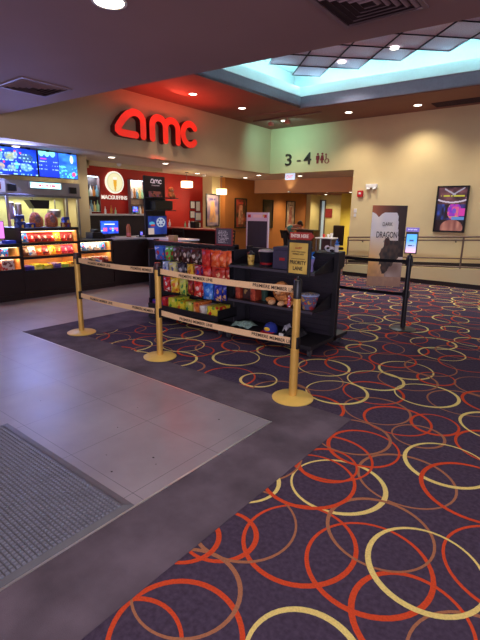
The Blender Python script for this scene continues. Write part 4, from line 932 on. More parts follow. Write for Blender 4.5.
# ---- things on the tall case top
plf = mat('reddish_brown_fur', (206, 122, 84), .95, var=.35, scale=50, bump=1.0, bscale=100)
def hood_plush(y, lab):
    t = thing('plush_bucket', lab, 'plush toy', (-7.82, y, 1.2))
    b = NB(); lathe(b, [(.085, 0), (.105, .04), (.10, .14), (.085, .2), (.05, .245), (.01, .26)], seg=26); link('body', b, plf, t, True)
    b = NB(); ball(b, (.08, 0, .13), .03, .052, .085); link('face', b, mat('grey_brown_face', (150, 116, 112), .9, var=.3, scale=40), t, True)
    for s in (-1, 1):
        b = NB(); ball(b, (.03, s*.10, .09), .035, .02, .09); link('ear', b, plf, t, True)
    return t
hood_plush(4.02, 'reddish brown plush character bucket, left one on the tall case'); hood_plush(4.30, 'reddish brown plush character bucket, right one on the tall case')
for (y, z, w, h, lab) in ((3.66, 1.30, .13, .11, 'round blue and gold carton stacked on another at the tall case left end'), (3.66, 1.2, .15, .1, 'pale blue and gold carton at the bottom of the stack on the tall case'), (3.83, 1.2, .15, .075, 'dark blue carton left of the plush on the tall case'), (4.50, 1.28, .11, .1, 'blue and gold carton atop the right stack on the tall case'), (4.50, 1.2, .15, .08, 'dark red and blue carton right of the plush on the tall case')):
    cbox(-7.66, y, z+.001, .1, w, h-.002, ((36, 50, 130), (236, 190, 80), (90, 120, 200)) if z != 1.2 or y != 4.5 else ((120, 40, 50), (60, 70, 150), (220, 170, 90)), lab, 0, 0, 'snack_box', 'box', 'cartons on top of the tall case', 12)
# ---- popcorn machine / window
pm = thing('popcorn_machine', 'stainless popcorn warmer hood with yellow lit interior behind the snack case', 'popcorn machine', (-8.65, 4.45, .9))
def L(x0, x1, y0, y1, z0, z1): return (x0+8.65, x1+8.65, y0-4.45, y1-4.45, z0-.9, z1-.9)
b = NB(); box(b, *L(-8.95, -8.3, 3.62, 5.24, 1.77, 2.02), bev=.008); link('hood', b, M['steel'], pm)
for y in (3.80, 4.95, 5.2):
    b = NB(); box(b, *L(-8.36, -8.32, y-.02, y+.02, .9, 1.77)); link('corner_post', b, M['steel'], pm)
b = NB(); box(b, *L(-8.94, -8.93, 3.66, 5.22, .9, 1.77)); link('rear_panel', b, mat('yellowish_lit_panel', (206, 206, 140), .5, var=.08, scale=4), pm)
b = NB(); box(b, *L(-8.93, -8.32, 3.8, 5.2, .9, 1.0)); link('popcorn_bed', b, mat('popcorn', (240, 226, 170), .9, var=.15, scale=60, bump=1.0, bscale=80), pm)
l = lamp('warmer_lamp', 'AREA', (0, 0, .80), 4.5, (1, .95, .70), .4, sy=1.3, rot=(0, 0, 0)); l.parent = pm
b = NB(); prism(b, [(4.22, 1.68), (4.62, 1.68), (4.6, 1.52), (4.32, 1.52)], lambda a, c, d: (-8.6+8.65+d, a-4.45, c-.9), .22); link('kettle_hood', b, M['blackplastic'], pm)
b = NB(); lathe(b, [(.03, 0), (.11, .02), (.13, .1), (.13, .16), (.1, .18), (.03, .19)], (0, .4, .43), 24); link('kettle', b, M['steel'], pm, True)
b = NB(); lathe(b, [(.05, 0), (.06, .02), (.06, .3), (.04, .32)], (.1, -.5, .42), 18); lathe(b, [(.05, 0), (.06, .02), (.06, .24), (.04, .26)], (.05, -.34, .46), 18); link('oil_pump', b, M['steel'], pm, True)
b = NB(); tube(b, [(.05, .4, .8), (.05, .4, .62)], .012, 8); tube(b, [(.06, -.06, .82), (.06, -.07, .5)], .008, 8); link('hanger_rod', b, M['grey'], pm)
b = NB(); box(b, *L(-8.29, -8.27, 3.62, 5.24, 1.73, 1.77)); link('trim_lip', b, M['grey'], pm)
for y, lab in ((3.88, 'small black display box on the left of the steel hood'), (5.07, 'small black display box on the right of the steel hood')):
    b = NB(); box(b, 0, .04, -.075, .075, 0, .12, bev=.006); tag(link('timer_box', b, M['blackplastic']), lab, 'control box', None, (-8.3, y, 1.82))
t = thing('menu_card', 'white framed card with red panel at the left end of the steel hood', 'sign', (-8.26, 3.62, 1.79))
b = NB(); box(b, 0, .02, -.13, .13, 0, .2, bev=.004); link('card_board', b, M['white'], t); b = NB(); box(b, .02, .023, -.05, .05, .05, .17); link('red_panel', b, mat('card_red', (170, 30, 44), .5), t)
t = thing('lit_sign', 'long cyan lit sign with red script on the steel hood', 'sign', (-8.29, 4.50, 1.95))
b = NB(); box(b, 0, .05, -.32, .32, -.07, .055, bev=.008); link('housing', b, M['steel'], t)
def p_lit(u, v):
    c = mix((120, 225, 250), (215, 250, 255), vnoise(u*8, v*3, 2))
    if .25 < v < .75 and ((.26 < u < .4 and hsh(int(u*40), 3) > .3) or (.5 < u < .82 and hsh(int(u*44), 2) > .35)): c = (225, 70, 90)
    return c
artboard('sign_face', .6, .1, p_lit, LITSIGN, t, (.052, 0, -.058), (0, 0, pi/2), 60, 10, .001)
# ---- menu screens
def p_menu1(u, v):
    c = mix((14, 36, 170), (24, 90, 225), vnoise(u*5, v*4, 1))
    for (cx, cy, rx, ry, col) in ((.14, .28, .11, .14, (210, 170, 140)), (.40, .25, .10, .11, (170, 200, 180)), (.38, .68, .13, .15, (190, 190, 120)), (.74, .3, .14, .15, (130, 190, 210)), (.52, .35, .04, .14, (80, 220, 190)), (.12, .66, .1, .18, (110, 170, 200)), (.76, .66, .15, .16, (40, 70, 120)), (.5, .75, .05, .15, (190, 210, 190))):
        if math.hypot((u-cx)/rx, (v-cy)/ry) < 1: c = mix(col, (60, 110, 190), vnoise(u*26, v*20, 7)*.9)
    if (v*16) % 2 < .8 and hsh(int(u*40), int(v*8)) > .5 and hsh(int(u*5), int(v*8), 4) > .45: c = (150, 205, 240)
    for cx, cy in ((.2, .86), (.5, .88), (.24, .45), (.62, .82)):
        if math.hypot(u-cx, (v-cy)*.6) < .022: c = (245, 60, 120)
    return c
def p_menu2(u, v):
    c = mix((24, 50, 215), (44, 80, 240), v)
    if u < .49:
        for cx in (.08, .22, .36):
            if math.hypot((u-cx)/.07, (v-.95)/.15) < 1: c = (130, 235, 240)
        if .68 < v < .74 and .04 < u < .2: c = (190, 60, 200)
        if any(abs(v-q) < .022 for q in (.6, .45, .3)) and hsh(int(u*46), int(v*12)) > .35 and (u < .2 or .33 < u): c = (160, 205, 250)
    else:
        c = mix((30, 80, 220), (60, 140, 245), vnoise(u*9, v*8, 3))
        if math.hypot((u-.86)/.045, (v-.78)/.17) < 1: c = (200, 235, 190)
        if v < .5 and vnoise(u*22, v*20, 5) > .62: c = (100, 220, 240)
        if math.hypot((u-.9)/.05, (v-.18)/.09) < 1: c = (230, 80, 130)
        if abs(u-.5) < .006: c = (20, 30, 140)
    return c
for (y, fn, lab) in ((3.965, p_menu1, 'left hanging menu screen with food pictures on blue'), (4.775, p_menu2, 'right hanging menu screen with price list on bright blue'), (3.155, p_menu1, 'far left hanging menu screen cut by the picture edge')):
    t = thing('menu_screen', lab, 'screen', (-8.22, y, 2.09), 0, 'hanging menu screens')
    b = NB(); box(b, -.05, -.004, -.4, .4, 0, .475, bev=.004); link('housing', b, M['blackplastic'], t)
    artboard('screen', .775, .45, fn, SCREEN, t, (0, 0, .0125), (0, 0, pi/2), 96, 60, .003)
    for s in (-.2, .25):
        b = NB(); tube(b, [(-.03, s, .47), (-.03, s, CZ-2.09)], .012, 8); box(b, -.05, .01, s-.03, s+.03, .455, .5); link('mount', b, M['blackplastic'], t)
l = lamp('screen_glow', 'AREA', (-8.1, 3.9, 2.3), 60, (.30, .37, 1), .6, sy=2.6, target=(-4.0, 2.4, .0)); 
# ---- beer logo, niches, letters, frames on the red wall
def p_logo(u, v):
    r = math.hypot(u-.5, v-.5)
    if r > .5: return (200, 30, 20)
    c = (250, 248, 232)
    if .39 < r < .43: c = (226, 214, 160)
    if r < .39: c = (250, 240, 190)
    if .3 < v < .74 and abs(u-.5) < .055+.09*(v-.1): c = (240, 176, 40) if v < .62 else (255, 252, 240)
    if .12 < v <= .3 and abs(u-.5) < .05: c = (235, 170, 50)
    return c
t = thing('round_sign', 'round white backlit sign with golden beer glass on the red wall', 'sign', (-9.99, 7.31, 1.94))
b = NB(); prism(b, arc(0, .275, .275, .275, 0, 352, 44), lambda a, c, d: (d, a, c), .05); link('disc_body', b, mat('white_disc', (240, 238, 225), .5, emit=.5, ecol=(255, 245, 215)), t)
def disc_art(name, R, n, rings_, fn, m, parent, loc):
    verts = [(0, 0, R)]; faces = []; cols = []
    for k in range(1, rings_+1):
        for i in range(n): a = 2*pi*i/n; verts.append((0, R*k/rings_*cos(a), R+R*k/rings_*sin(a)))
    def col(fi): 
        y = sum(verts[q][1] for q in fi)/len(fi); z = sum(verts[q][2] for q in fi)/len(fi); return lin(fn(.5+.5*y/R*.98, .5+.5*(z-R)/R*.98))
    for i in range(n): f = (0, 1+i, 1+(i+1) % n); faces.append(f); cols.append(col(f))
    for k in range(rings_-1):
        for i in range(n):
            j = (i+1) % n; f = (1+k*n+i, 1+(k+1)*n+i, 1+(k+1)*n+j, 1+k*n+j); faces.append(f); cols.append(col(f))
    me = bpy.data.meshes.new(name); me.from_pydata(verts, [], faces); me.materials.append(m); at = me.color_attributes.new('art', 'FLOAT_COLOR', 'CORNER')
    for p, c in zip(me.polygons, cols):
        for q in p.loop_indices: at.data[q].color = (*c, 1)
    o = bpy.data.objects.new(name, me); COL.objects.link(o); o.parent = parent; o.location = loc; return o
disc_art('logo_face', .27, 56, 26, p_logo, LITLOGO, t, (.052, 0, .005))
wl = mat('white_raised_letter', (236, 226, 220), .5, emit=.25)
t = thing('bar_sign', 'white raised lettering macguffins on the red wall under the round sign', 'sign', (-9.99, 7.30, 1.79))
text_mesh('lettering', 'MACGUFFINS', .10, .80, wl, t, (.004, 0, .05), (pi/2, 0, pi/2), .02, bold=.02)
def niche(y0, y1, z0, z1, lab, shelves, side):
    t = thing('bottle_niche', lab, 'shelf', (-10.0, y0, z0)); w = y1-y0; h = z1-z0
    b = NB(); box(b, 0, .01, 0, w, 0, h); link('back_panel', b, mat('niche_back_'+side, (60, 50, 54) if side == 'left' else (206, 170, 140), .5, var=.2), t)
    b = NB(); box(b, 0, .11, -.012, 0, -.02, h+.02); box(b, 0, .11, w, w+.012, -.02, h+.02); box(b, 0, .11, 0, w, h, h+.02); link('casing', b, mat('pale_niche_frame', (120, 96, 100), .4), t)
    for s in shelves:
        b = NB(); box(b, .01, .11, 0, w, s, s+.012); link('shelf', b, M['blackplastic'] if s else M['white'], t)
    b = NB(); box(b, .06, .09, .02, w-.02, h-.012, h-.002); link('niche_light', b, mat('cool_strip', (225, 240, 255), .5, emit=5.0, ecol=(210, 235, 255)), t)
    l = lamp('niche_lamp', 'AREA', (.10, w/2, h-.02), 1.6, (.8, .92, 1), .1, sy=w*.8, rot=(0, 0, 0)); l.parent = t
niche(6.42, 6.80, 1.47, 2.32, 'lit bottle niche at the left of the round beer sign', (0, .36), 'left')
niche(7.76, 8.24, 1.42, 2.30, 'lit bottle niche at the right of the round beer sign', (0, .24, .40), 'right')
bcols = [((150, 200, 160), 'green'), ((226, 226, 232), 'clear'), ((190, 120, 60), 'amber'), ((120, 170, 200), 'pale blue'), ((226, 200, 120), 'golden')]
def bottle(x, y, z, h, c, lab, group):
    m = mat('bottle_'+c[1].replace(' ', '_'), c[0], .15, spec=.8)
    b = NB(); r = h*.15; lathe(b, [(r*.95, 0), (r, .01), (r, h*.55), (r*.35, h*.74), (r*.33, h*.94)], seg=14); lathe(b, [(r*.38, h*.94), (r*.38, h)], seg=10)
    return tag(link('bottle', b, m, smooth=True), lab, 'bottle', group, (x, y, z))
for k in range(4):
    for lev, z in (('upper', 1.843), ('lower', 1.483)): bottle(-9.92, 6.47+.09*k, z, .24+.03*(k % 2), bcols[(k+(lev == 'lower')*2) % 5], '%s bottle, %s from the left on the %s shelf of the left niche' % (bcols[(k+(lev == 'lower')*2) % 5][1], ordn[k], lev), 'bottles in the left niche')
for k in range(5):
    for lev, z, h in (('upper', 1.833, .25), ('lower', 1.433, .2)): bottle(-9.92, 7.81+.09*k, z, h+.03*(k % 2), bcols[(k+1+(lev == 'lower')*2) % 5], '%s bottle, %s from the left on the %s shelf of the right niche' % (bcols[(k+1+(lev == 'lower')*2) % 5][1], ordn[k], lev), 'bottles in the right niche')
for k, (y, h, c) in enumerate(((6.05, .16, 1), (6.45, .17, 1), (6.62, .2, 2), (6.74, .15, 0))): bottle(-9.2, y, 1.43, h, bcols[c], '%s bottle, %s from the left on the bar ledge' % (bcols[c][1], ordn[k]), 'bottles on the bar ledge')
monitor('bar_tablet', 'small blue tablet on the right end of the bar ledge', (-9.15, 7.3, 1.43), pi/2+.2, .2, .13, p_pos, .05)
fr = [(-.0, 10.11, 1.62, .19, .25, 'top left'), (0, 10.21+.16, 1.53, .2, .29, 'top right')]
FR = [(9.60, 1.60, .21, .24, 'top left framed certificate on the red wall'), (9.84, 1.52, .21, .32, 'top right tall framed certificate on the red wall'), (9.59, 1.31, .22, .23, 'middle left framed certificate on the red wall'), (9.85, 1.24, .26, .25, 'middle right blue edged certificate on the red wall'), (9.85, 1.02, .24, .16, 'lowest framed certificate just above the bar counter')]
for k, (y, z, w, h, lab) in enumerate(FR):
    t = thing('framed_certificate', lab, 'picture frame', (-9.999, y+.47-.0, z), 0, 'certificates on the red wall')
    t.location.y = y+.60
    b = NB(); box(b, 0, .02, -w/2, w/2, 0, h, bev=.003); link('frame', b, mat('thin_dark_frame', (60, 46, 50), .4) if k != 3 else mat('blue_grey_frame', (90, 110, 150), .4), t)
    b = NB(); box(b, .0201, .022, -w/2+.02, w/2-.02, .02, h-.02); link('sheet', b, mat('white_sheet', (226, 222, 216), .6, var=.08, scale=30), t)

# ---- framed posters on the ochre wall
def art_fn(seed, base, a, bcol):
    def fn(u, v):
        n = vnoise(u*5+seed*3, v*7, seed); c = mix(base, a, n)
        if abs(u-.5) < .10+.25*(1-v)*(.6+.4*vnoise(v*9, seed)) and .1 < v < .8: c = mix(bcol, c, vnoise(u*12, v*14, seed+2)*.7)
        if .84 < v < .9 and .25 < u < .75 and hsh(int(u*18), seed) > .25: c = a
        return c
    return fn
def wall_poster(x, y, z, w, h, fn, lab, rz=pi/2, group='framed posters on the ochre wall'):
    t = thing('framed_poster', lab, 'poster', (x, y, z), rz, group)
    b = NB(); f = .035
    box(b, -w/2, -w/2+f, -.04, 0, 0, h); box(b, w/2-f, w/2, -.04, 0, 0, h); box(b, -w/2+f, w/2-f, -.04, 0, 0, f); box(b, -w/2+f, w/2-f, -.04, 0, h-f, h); box(b, -w/2+f, w/2-f, -.01, 0, f, h-f)
    link('frame', b, M['blackplastic'], t); artboard('artwork', w-2*f, h-2*f, fn, ART, t, (0, -.02, f), (0, 0, 0), 30, 48, .004)
wall_poster(-9.4, 11.87, 1.0, .62, .97, art_fn(2, (30, 18, 20), (190, 60, 46), (226, 170, 130)), 'framed dark poster with red and pale figure, nearest on the ochre wall')
wall_poster(-9.4, 13.46, .97, .62, 1.0, art_fn(4, (26, 16, 18), (60, 34, 34), (80, 50, 46)), 'very dark framed poster behind the kiosk on the ochre wall')
wall_poster(-9.4, 14.98, .97, .62, 1.0, art_fn(6, (226, 206, 180), (120, 90, 80), (150, 60, 56)), 'framed pale poster above the bending person on the ochre wall')
wall_poster(-9.6, 10.69, 1.06, .62, 1.0, art_fn(8, (206, 176, 160), (90, 80, 130), (214, 150, 80)), 'framed pastel poster on the cream column', pi/2, None)
# corridor end signs
wall_poster(-9.38, 17.0-.35, 1.35, .22, .28, art_fn(3, (220, 214, 200), (120, 110, 110), (180, 170, 160)), 'tiny framed notice on the corridor wall left of the doorway', 0, None)
b = NB(); box(b, -.16, .16, -.02, 0, 0, .36, bev=.004); t = tag(link('notice_board', b, mat('dark_red_notice', (130, 34, 34), .5, var=.3, scale=20)), 'dark red notice on the wall right of the far doorway', 'sign', None, (-8.78, 16.99, 1.36))

# ---- pendant lamps
def pendant(x, y, z, lab):
    t = thing('pendant_lamp', lab, 'pendant lamp', (x, y, CZ), 0, 'pendant lamps over the bar')
    b = NB(); tube(b, [(0, 0, 0), (0, 0, z+.2-CZ)], .006, 8); lathe(b, [(.05, -.001), (.05, -.02), (.01, -.03)], seg=16); link('cord', b, M['grey'], t)
    b = NB(); lathe(b, [(.16, z-CZ), (.165, z-CZ+.01), (.165, z-CZ+.155), (.16, z-CZ+.165)], seg=32); link('lamp_shade', b, mat('glowing_glass_shade', (255, 236, 190), .5, emit=1.7, ecol=(255, 228, 165)), t, True)
    l = lamp('pendant_light', 'POINT', (0, 0, z-CZ-.1), 8, (1, .82, .55), .12); l.parent = t
pendant(-9.2, 9.18, 2.17, 'glowing cream drum pendant lamp before the red wall'); pendant(-9.2, 10.67, 2.04, 'glowing cream drum pendant lamp before the cream column')
# smoke detectors / sprinkler dome
b = NB(); lathe(b, [(.06, 0), (.06, -.02), (.045, -.05), (.01, -.065)], seg=20); tag(link('camera_dome', b, M['white'], smooth=True), 'small white dome on the concession ceiling above the round sign', 'camera', None, (-9.0, 6.75, CZ-.001))
b = NB(); lathe(b, [(.06, 0), (.06, -.02), (.045, -.05), (.01, -.065)], seg=20); tag(link('camera_dome', b, M['white'], smooth=True), 'small white dome beside the left pendant lamp', 'camera', None, (-9.3, 10.0, CZ-.001))
# ---- bar counter
t = thing('bar_counter', 'cherry red bar counter with thin top behind the candy rack', 'bar counter', (-8.5, 8.4, 0))
b = NB(); box(b, -1.45, 1.4, -.25, .3, 1.06, 1.10, bev=.006); link('bar_top', b, M['redpaint'], t)
b = NB(); box(b, -1.4, 1.3, -.02, .25, 0, 1.06); link('bar_body', b, M['dark_laminate'], t)
b = NB(); box(b, 1.3, 1.36, .16, .28, 0, 1.06); link('end_panel', b, M['redpaint'], t)
def stool(x, y, rz, lab):
    t = thing('bar_stool', lab, 'bar stool', (x, y, 0), rz, 'bar stools')
    b = NB(); box(b, -.19, .19, -.19, .19, .70, .745, bev=.01); link('seat', b, M['blackplastic'], t)
    for sx_, sy_ in ((-1, -1), (1, -1), (-1, 1), (1, 1)):
        b = NB(); tube(b, [(sx_*.17, sy_*.17, .71), (sx_*.2, sy_*.2, 0)], .016, 8); link('leg', b, M['blackplastic'], t)
    b = NB()
    for s in (-1, 1): tube(b, [(s*.17, -.18, .72), (s*.18, -.23, 1.10)], .015, 8)
    for z in (.84, .93, 1.02, 1.09): box(b, -.175, .175, -.235+(1.1-z)*.12, -.215+(1.1-z)*.12, z-.016, z+.016)
    link('backrest', b, M['blackplastic'], t)
    b = NB()
    for a, c in (((-.19, -.19), (.19, -.19)), ((-.19, .19), (.19, .19)), ((-.19, -.19), (-.19, .19)), ((.19, -.19), (.19, .19))): tube(b, [(*a, .25), (*c, .25)], .01, 6)
    link('footrest', b, M['blackplastic'], t)
stool(-8.1, 7.95, .1, 'black slat back bar stool right of the tower display'); stool(-8.9, 8.0, 0, 'black slat back bar stool beside the tower display'); stool(-6.86, 8.08, 1.0, 'black bar stool at the right end of the red bar')
for k, (x, h, c, lab) in enumerate(((-9.45, .2, 1, 'clear glass canister at the left on the red bar'), (-9.2, .2, 1, 'clear glass canister right of the first one on the red bar'), (-8.6, .16, 0, 'green bottle on the red bar'), (-8.45, .18, 1, 'clear bottle near the middle of the red bar'))): bottle(x, 8.5, 1.10, h, bcols[c], lab, None)
b = NB(); box(b, -.09, .09, -.08, .08, 0, .17, bev=.01); tag(link('coffee_unit', b, M['blackplastic']), 'small black appliance on the red bar between the bottles', 'appliance', None, (-8.2, 8.45, 1.10))
# ---- tower display at the counter end
t = thing('display_tower', 'dark display tower with amc header, shelves and blue screen at the counter end', 'display stand', (-7.45, 6.50, .965)); TZ = .965
b = NB(); box(b, -.05, .0, -.30, .27, 0, 1.26, bev=.01); link('back_panel', b, mat('near_black_panel', (22, 20, 28), .5), t)
wmk = mat('white_logo_print', (220, 215, 225), .5, emit=.15)
b = NB()
def lg(a, c, d): return (.001+d, a, c)
for pts in ([(-.035, .0), (-.035, .045)]+arc(-.07, .045, .035, .03, 0, 120, 8)[1:]+[(-.115, .01), (-.05, .0)], [(-.005, 0), (-.005, .04)]+arc(.02, .04, .025, .025, 180, 0, 8)[1:]+[(.045, 0), (.045, .04)]+arc(.07, .04, .025, .025, 180, 0, 8)[1:]+[(.095, 0)], arc(.155, .03, .035, .035, 45, 315, 12)):
    stroke(b, [(p-.02, q+1.12) for p, q in pts], .018, lg, 0, .004)
link('header_logo', b, wmk, t); text_mesh('header_lettering', 'THEATRES', .02, .22, wmk, t, (.003, .0, 1.07), (pi/2, 0, pi/2), .001)
for z, y1 in ((.83, .42), (.57, .34)):
    b = NB(); box(b, -.02, .26, -.30, y1, z-.02, z, bev=.003); link('shelf', b, M['black'], t)
b = NB(); box(b, .0, .2, -.2, .3, .575, .76, bev=.01); tag(link('black_crate', b, M['blackplastic']), 'black crate on the lower shelf of the display tower', 'box', None, (-7.45, 6.50, .965))
def p_scr(u, v):
    c = mix((16, 40, 120), (36, 80, 190), vnoise(u*4, v*5, 2))
    d = math.hypot((u-.68)*1.0, (v-.66)*.9)
    if d < .24: c = (205, 215, 235)
    for k in range(6):
        a = k*pi/3
        if math.hypot(u-.68-.14*cos(a), (v-.66)*.9-.14*sin(a)) < .05: c = (26, 56, 150)
    if math.hypot((u-.2)/.15, (v-.6)/.1) < 1: c = (90, 190, 230)
    if math.hypot((u-.25)/.12, (v-.5)/.06) < 1: c = (225, 70, 60)
    if u < .3 and v < .35: c = (226, 200, 190)
    return c
b = NB(); box(b, .0, .03, -.27, .27, .04, .46, bev=.004); sf = link('screen_frame', b, M['blackplastic'], t)
artboard('screen', .52, .38, p_scr, BACKLIT, sf, (.033, 0, .06), (0, 0, pi/2), 52, 40, .002)
cbox(-7.32, 6.38, 1.797, .1, .28, .11, ((170, 90, 80), (110, 90, 160), (60, 34, 40)), 'reddish picture box on the upper shelf of the display tower', 0, 0, 'toy_box', 'box', None, 18)
t = thing('plush_toy', 'tan plush toy seated at the right of the display tower shelf', 'plush toy', (-7.3, 6.80, 1.797))
b = NB(); ball(b, (0, 0, .07), .06, .075, .07); ball(b, (.04, -.05, .03), .035, .03, .03); ball(b, (.04, .06, .03), .035, .03, .03); link('body', b, fur, t, True)
b = NB(); ball(b, (.0, 0, .165), .06, .065, .06); h = link('head', b, fur, t, True); b = NB(); ball(b, (.055, 0, .15), .022, .028, .024); link('muzzle', b, furl, h, True)
b = NB(); ball(b, (.076, 0, .158), .007, .01, .007); ball(b, (.052, -.02, .182), .007, .007, .008); ball(b, (.052, .02, .182), .007, .007, .008); link('nose_and_eyes', b, M['blackplastic'], h, True)
# desk beneath and right of the tower
t = thing('pickup_desk', 'white topped desk behind the candy rack right of the tower display', 'desk', (-6.75, 6.45, 0))
b = NB(); box(b, -.62, .38, -.3, .25, .93, .965, bev=.006); link('desk_top', b, mat('white_desk_top', (214, 214, 226), .35), t)
b = NB(); box(b, -.6, .36, -.26, .23, 0, .93); link('desk_body', b, M['dark_laminate'], t)
b = NB(); box(b, -.06, .06, -.04, .05, 0, .3, bev=.008); tag(link('paper_bag', b, mat('kraft_paper', (206, 164, 118), .8, var=.06)), 'tan cardboard piece standing at the left end of the candy rack', 'cardboard', None, (-4.98, 4.66, .86))
b = NB(); box(b, -.06, .06, -.05, .05, 0, .86); tag(link('rack_stand', b, M['black']), 'black post behind the left end of the candy rack', 'post', None, (-4.98, 4.8, 0))
b = NB(); box(b, -.14, .14, -.1, .1, 0, .78, bev=.01); bb = tag(link('blue_bin', b, packmat('blue_bin_print', (26, 34, 90), (200, 70, 60), (60, 80, 160), 10)), 'dark blue printed bin left of the candy rack', 'bin', None, (-5.62, 5.2, 0.003))
# ---- kiosk sign
KS = .84
t = thing('kiosk_board', 'white framed dark board with small coloured badges standing behind the shelf unit', 'board', (-6.28, 8.6, 0), radians(10))
b = NB(); box(b, -.34, -.31, -.03, .03, .02, 1.54); box(b, .31, .34, -.03, .03, .02, 1.54); box(b, -.31, .31, -.03, .03, 1.34, 1.54); box(b, -.31, .31, -.03, .03, .02, .1); link('frame', b, mat('lilac_white_frame', (200, 190, 212), .5), t)
b = NB(); box(b, -.31, .31, -.02, .02, .1, 1.34); link('board', b, mat('dark_slate_board', (44, 40, 54), .5, var=.12, scale=6), t)
b = NB(); box(b, -.38, .38, -.22, .22, 0, .02); link('foot', b, M['grey'], t)
t.scale = (KS, 1, .985)
for x, w, c, nm in ((-.25, .09, (180, 40, 50), 'red'), (0, .26, (226, 196, 200), 'pink'), (.25, .08, (196, 60, 60), 'red'), (.2, .06, (220, 190, 90), 'yellow')):
    b = NB(); box(b, x-w/2, x+w/2, -.034, -.0305-(.001 if nm == 'yellow' else 0), 1.42 if nm != 'yellow' else 1.44, 1.49); link('badge', b, mat('badge_'+nm, c, .5), t)
# ---- usher podium and counter in the opening
t = thing('usher_table', 'small table with white top and cups in the opening to the auditoria', 'table', (-4.95, 9.78, 0), radians(5))
b = NB(); box(b, -.34, .1, -.18, .2, .93, .955, bev=.005); link('table_top', b, M['white'], t)
for x, y in ((-.31, -.15), (-.31, .17), (.06, -.15), (.06, .17)):
    b = NB(); tube(b, [(x, y, 0), (x, y, .93)], .017, 8); link('leg', b, M['grey'], t)
b = NB(); box(b, -.18, .07, -.12, .14, .05, .92); link('side_panel', b, mat('dark_brown_panel', (72, 48, 44), .5, var=.1), t)
for k, (x, y, c, lab) in enumerate(((-5.13, 9.75, (220, 60, 50), 'small red item on the white usher table'), (-5.04, 9.80, (240, 240, 240), 'left white cup on the usher table'), (-4.96, 9.82, (245, 245, 245), 'right white cup on the usher table'))):
    b = NB(); lathe(b, [(.025, 0), (.034, .07+.03*(k == 2)), (.028, .075+.03*(k == 2))], seg=16); tag(link('paper_cup', b, mat('cup_%d' % k, c, .5), smooth=True), lab, 'cup', None, (x, y, .955))
t = thing('office_chair', 'dark high back chair behind the white usher table', 'chair', (-5.85, 12.0, 0), radians(-20))
b = NB(); box(b, -.21, .21, -.03, .03, .62, 1.19, bev=.03); link('backrest', b, M['blackplastic'], t)
b = NB(); box(b, -.24, .24, -.45, .02, .5, .58, bev=.03); link('seat', b, M['blackplastic'], t)
b = NB(); tube(b, [(0, -.2, .5), (0, -.2, .1)], .03, 10); link('column', b, M['grey'], t)
for k in range(5):
    a = 2*pi*k/5; b = NB(); tube(b, [(0, -.2, .1), (.27*cos(a), -.2+.27*sin(a), .05)], .018, 8); ball(b, (.27*cos(a), -.2+.27*sin(a), .03), .03, .03, .03, 10, 6); link('leg', b, M['blackplastic'], t)
t = thing('podium', 'dark red and black podium the bending person leans on', 'podium', (-7.70, 13.4, 0))
b = NB(); box(b, -.3, .35, -.2, .2, 0, .86); link('podium_body', b, mat('dark_maroon_podium', (70, 20, 26), .5), t)
b = NB(); box(b, -.34, .38, -.24, .24, .86, .89, bev=.005); link('podium_top', b, M['black'], t); t.scale = (1, 1, 1.1)

# ================================================================== PERSON
def skin_mesh(name, V, E, Rr, m, parent, sub=2, root=0):
    me = bpy.data.meshes.new(name); me.from_pydata(V, E, []); o = bpy.data.objects.new(name, me); COL.objects.link(o)
    sk = o.modifiers.new('skin', 'SKIN'); sk.use_smooth_shade = True; sv = me.skin_vertices[0].data if me.skin_vertices else None
    if sv is None:
        b = bmesh.new(); b.from_mesh(me); b.verts.layers.skin.verify(); b.to_mesh(me); b.free(); sv = me.skin_vertices[0].data
    for i, r in enumerate(Rr): sv[i].radius = (r, r) if not isinstance(r, tuple) else r; sv[i].use_root = (i == root)
    ss = o.modifiers.new('sub', 'SUBSURF'); ss.levels = sub; ss.render_levels = sub
    dg = bpy.context.evaluated_depsgraph_get(); me2 = bpy.data.meshes.new_from_object(o.evaluated_get(dg)); me2.name = name
    bpy.data.objects.remove(o); me2.materials.clear(); me2.materials.append(m)
    for p in me2.polygons: p.use_smooth = True
    o = bpy.data.objects.new(name, me2); COL.objects.link(o); o.parent = parent; return o
# figure faces +x (towards the podium top), bending forward; pelvis over feet
pr = thing('person', 'person in teal shirt and dark trousers bending over a podium by the ochre wall', 'person', (-8.52, 13.4, 0), 0)
hip = (0, 0, .78); chest = (.24, 0, .95); neck = (.37, 0, 1.01); headc = (.47, 0, 1.03)
V = [hip, (.12, 0, .87), chest, neck, (.40, 0, 1.015), (.25, -.17, .95), (.25, .17, .95), (.33, -.19, .73+.17), (.36, .19, .9), (.44, -.13, .905), (.47, .13, .905),
     (.0, -.09, .74), (.05, -.1, .44), (.0, -.1, .08), (.1, -.1, .04), (.0, .09, .74), (.03, .1, .44), (-.04, .1, .08), (.06, .1, .04), (.52, -.10, .905), (.55, .10, .905)]
E_ = [(0, 1), (1, 2), (2, 3), (3, 4), (2, 5), (2, 6), (5, 7), (6, 8), (7, 9), (8, 10), (0, 11), (11, 12), (12, 13), (13, 14), (0, 15), (15, 16), (16, 17), (17, 18), (9, 19), (10, 20)]
Rr = [.13, .125, (.15, .12), .055, .05, .06, .06, .042, .042, .028, .028, .085, .058, .042, .04, .085, .058, .042, .04, .03, .03]
pr.scale = (1.1, 1.1, 1.1)
skin_mesh('body', V, E_, Rr, M['skin'], pr)
def sub_skin(name, idx, grow, m):
    mp = {k: i for i, k in enumerate(idx)}; VV = [V[k] for k in idx]; EE = [(mp[a], mp[b_]) for a, b_ in E_ if a in mp and b_ in mp]
    RR = [tuple(q+grow for q in Rr[k]) if isinstance(Rr[k], tuple) else Rr[k]+grow for k in idx]; return skin_mesh(name, VV, EE, RR, m, pr)
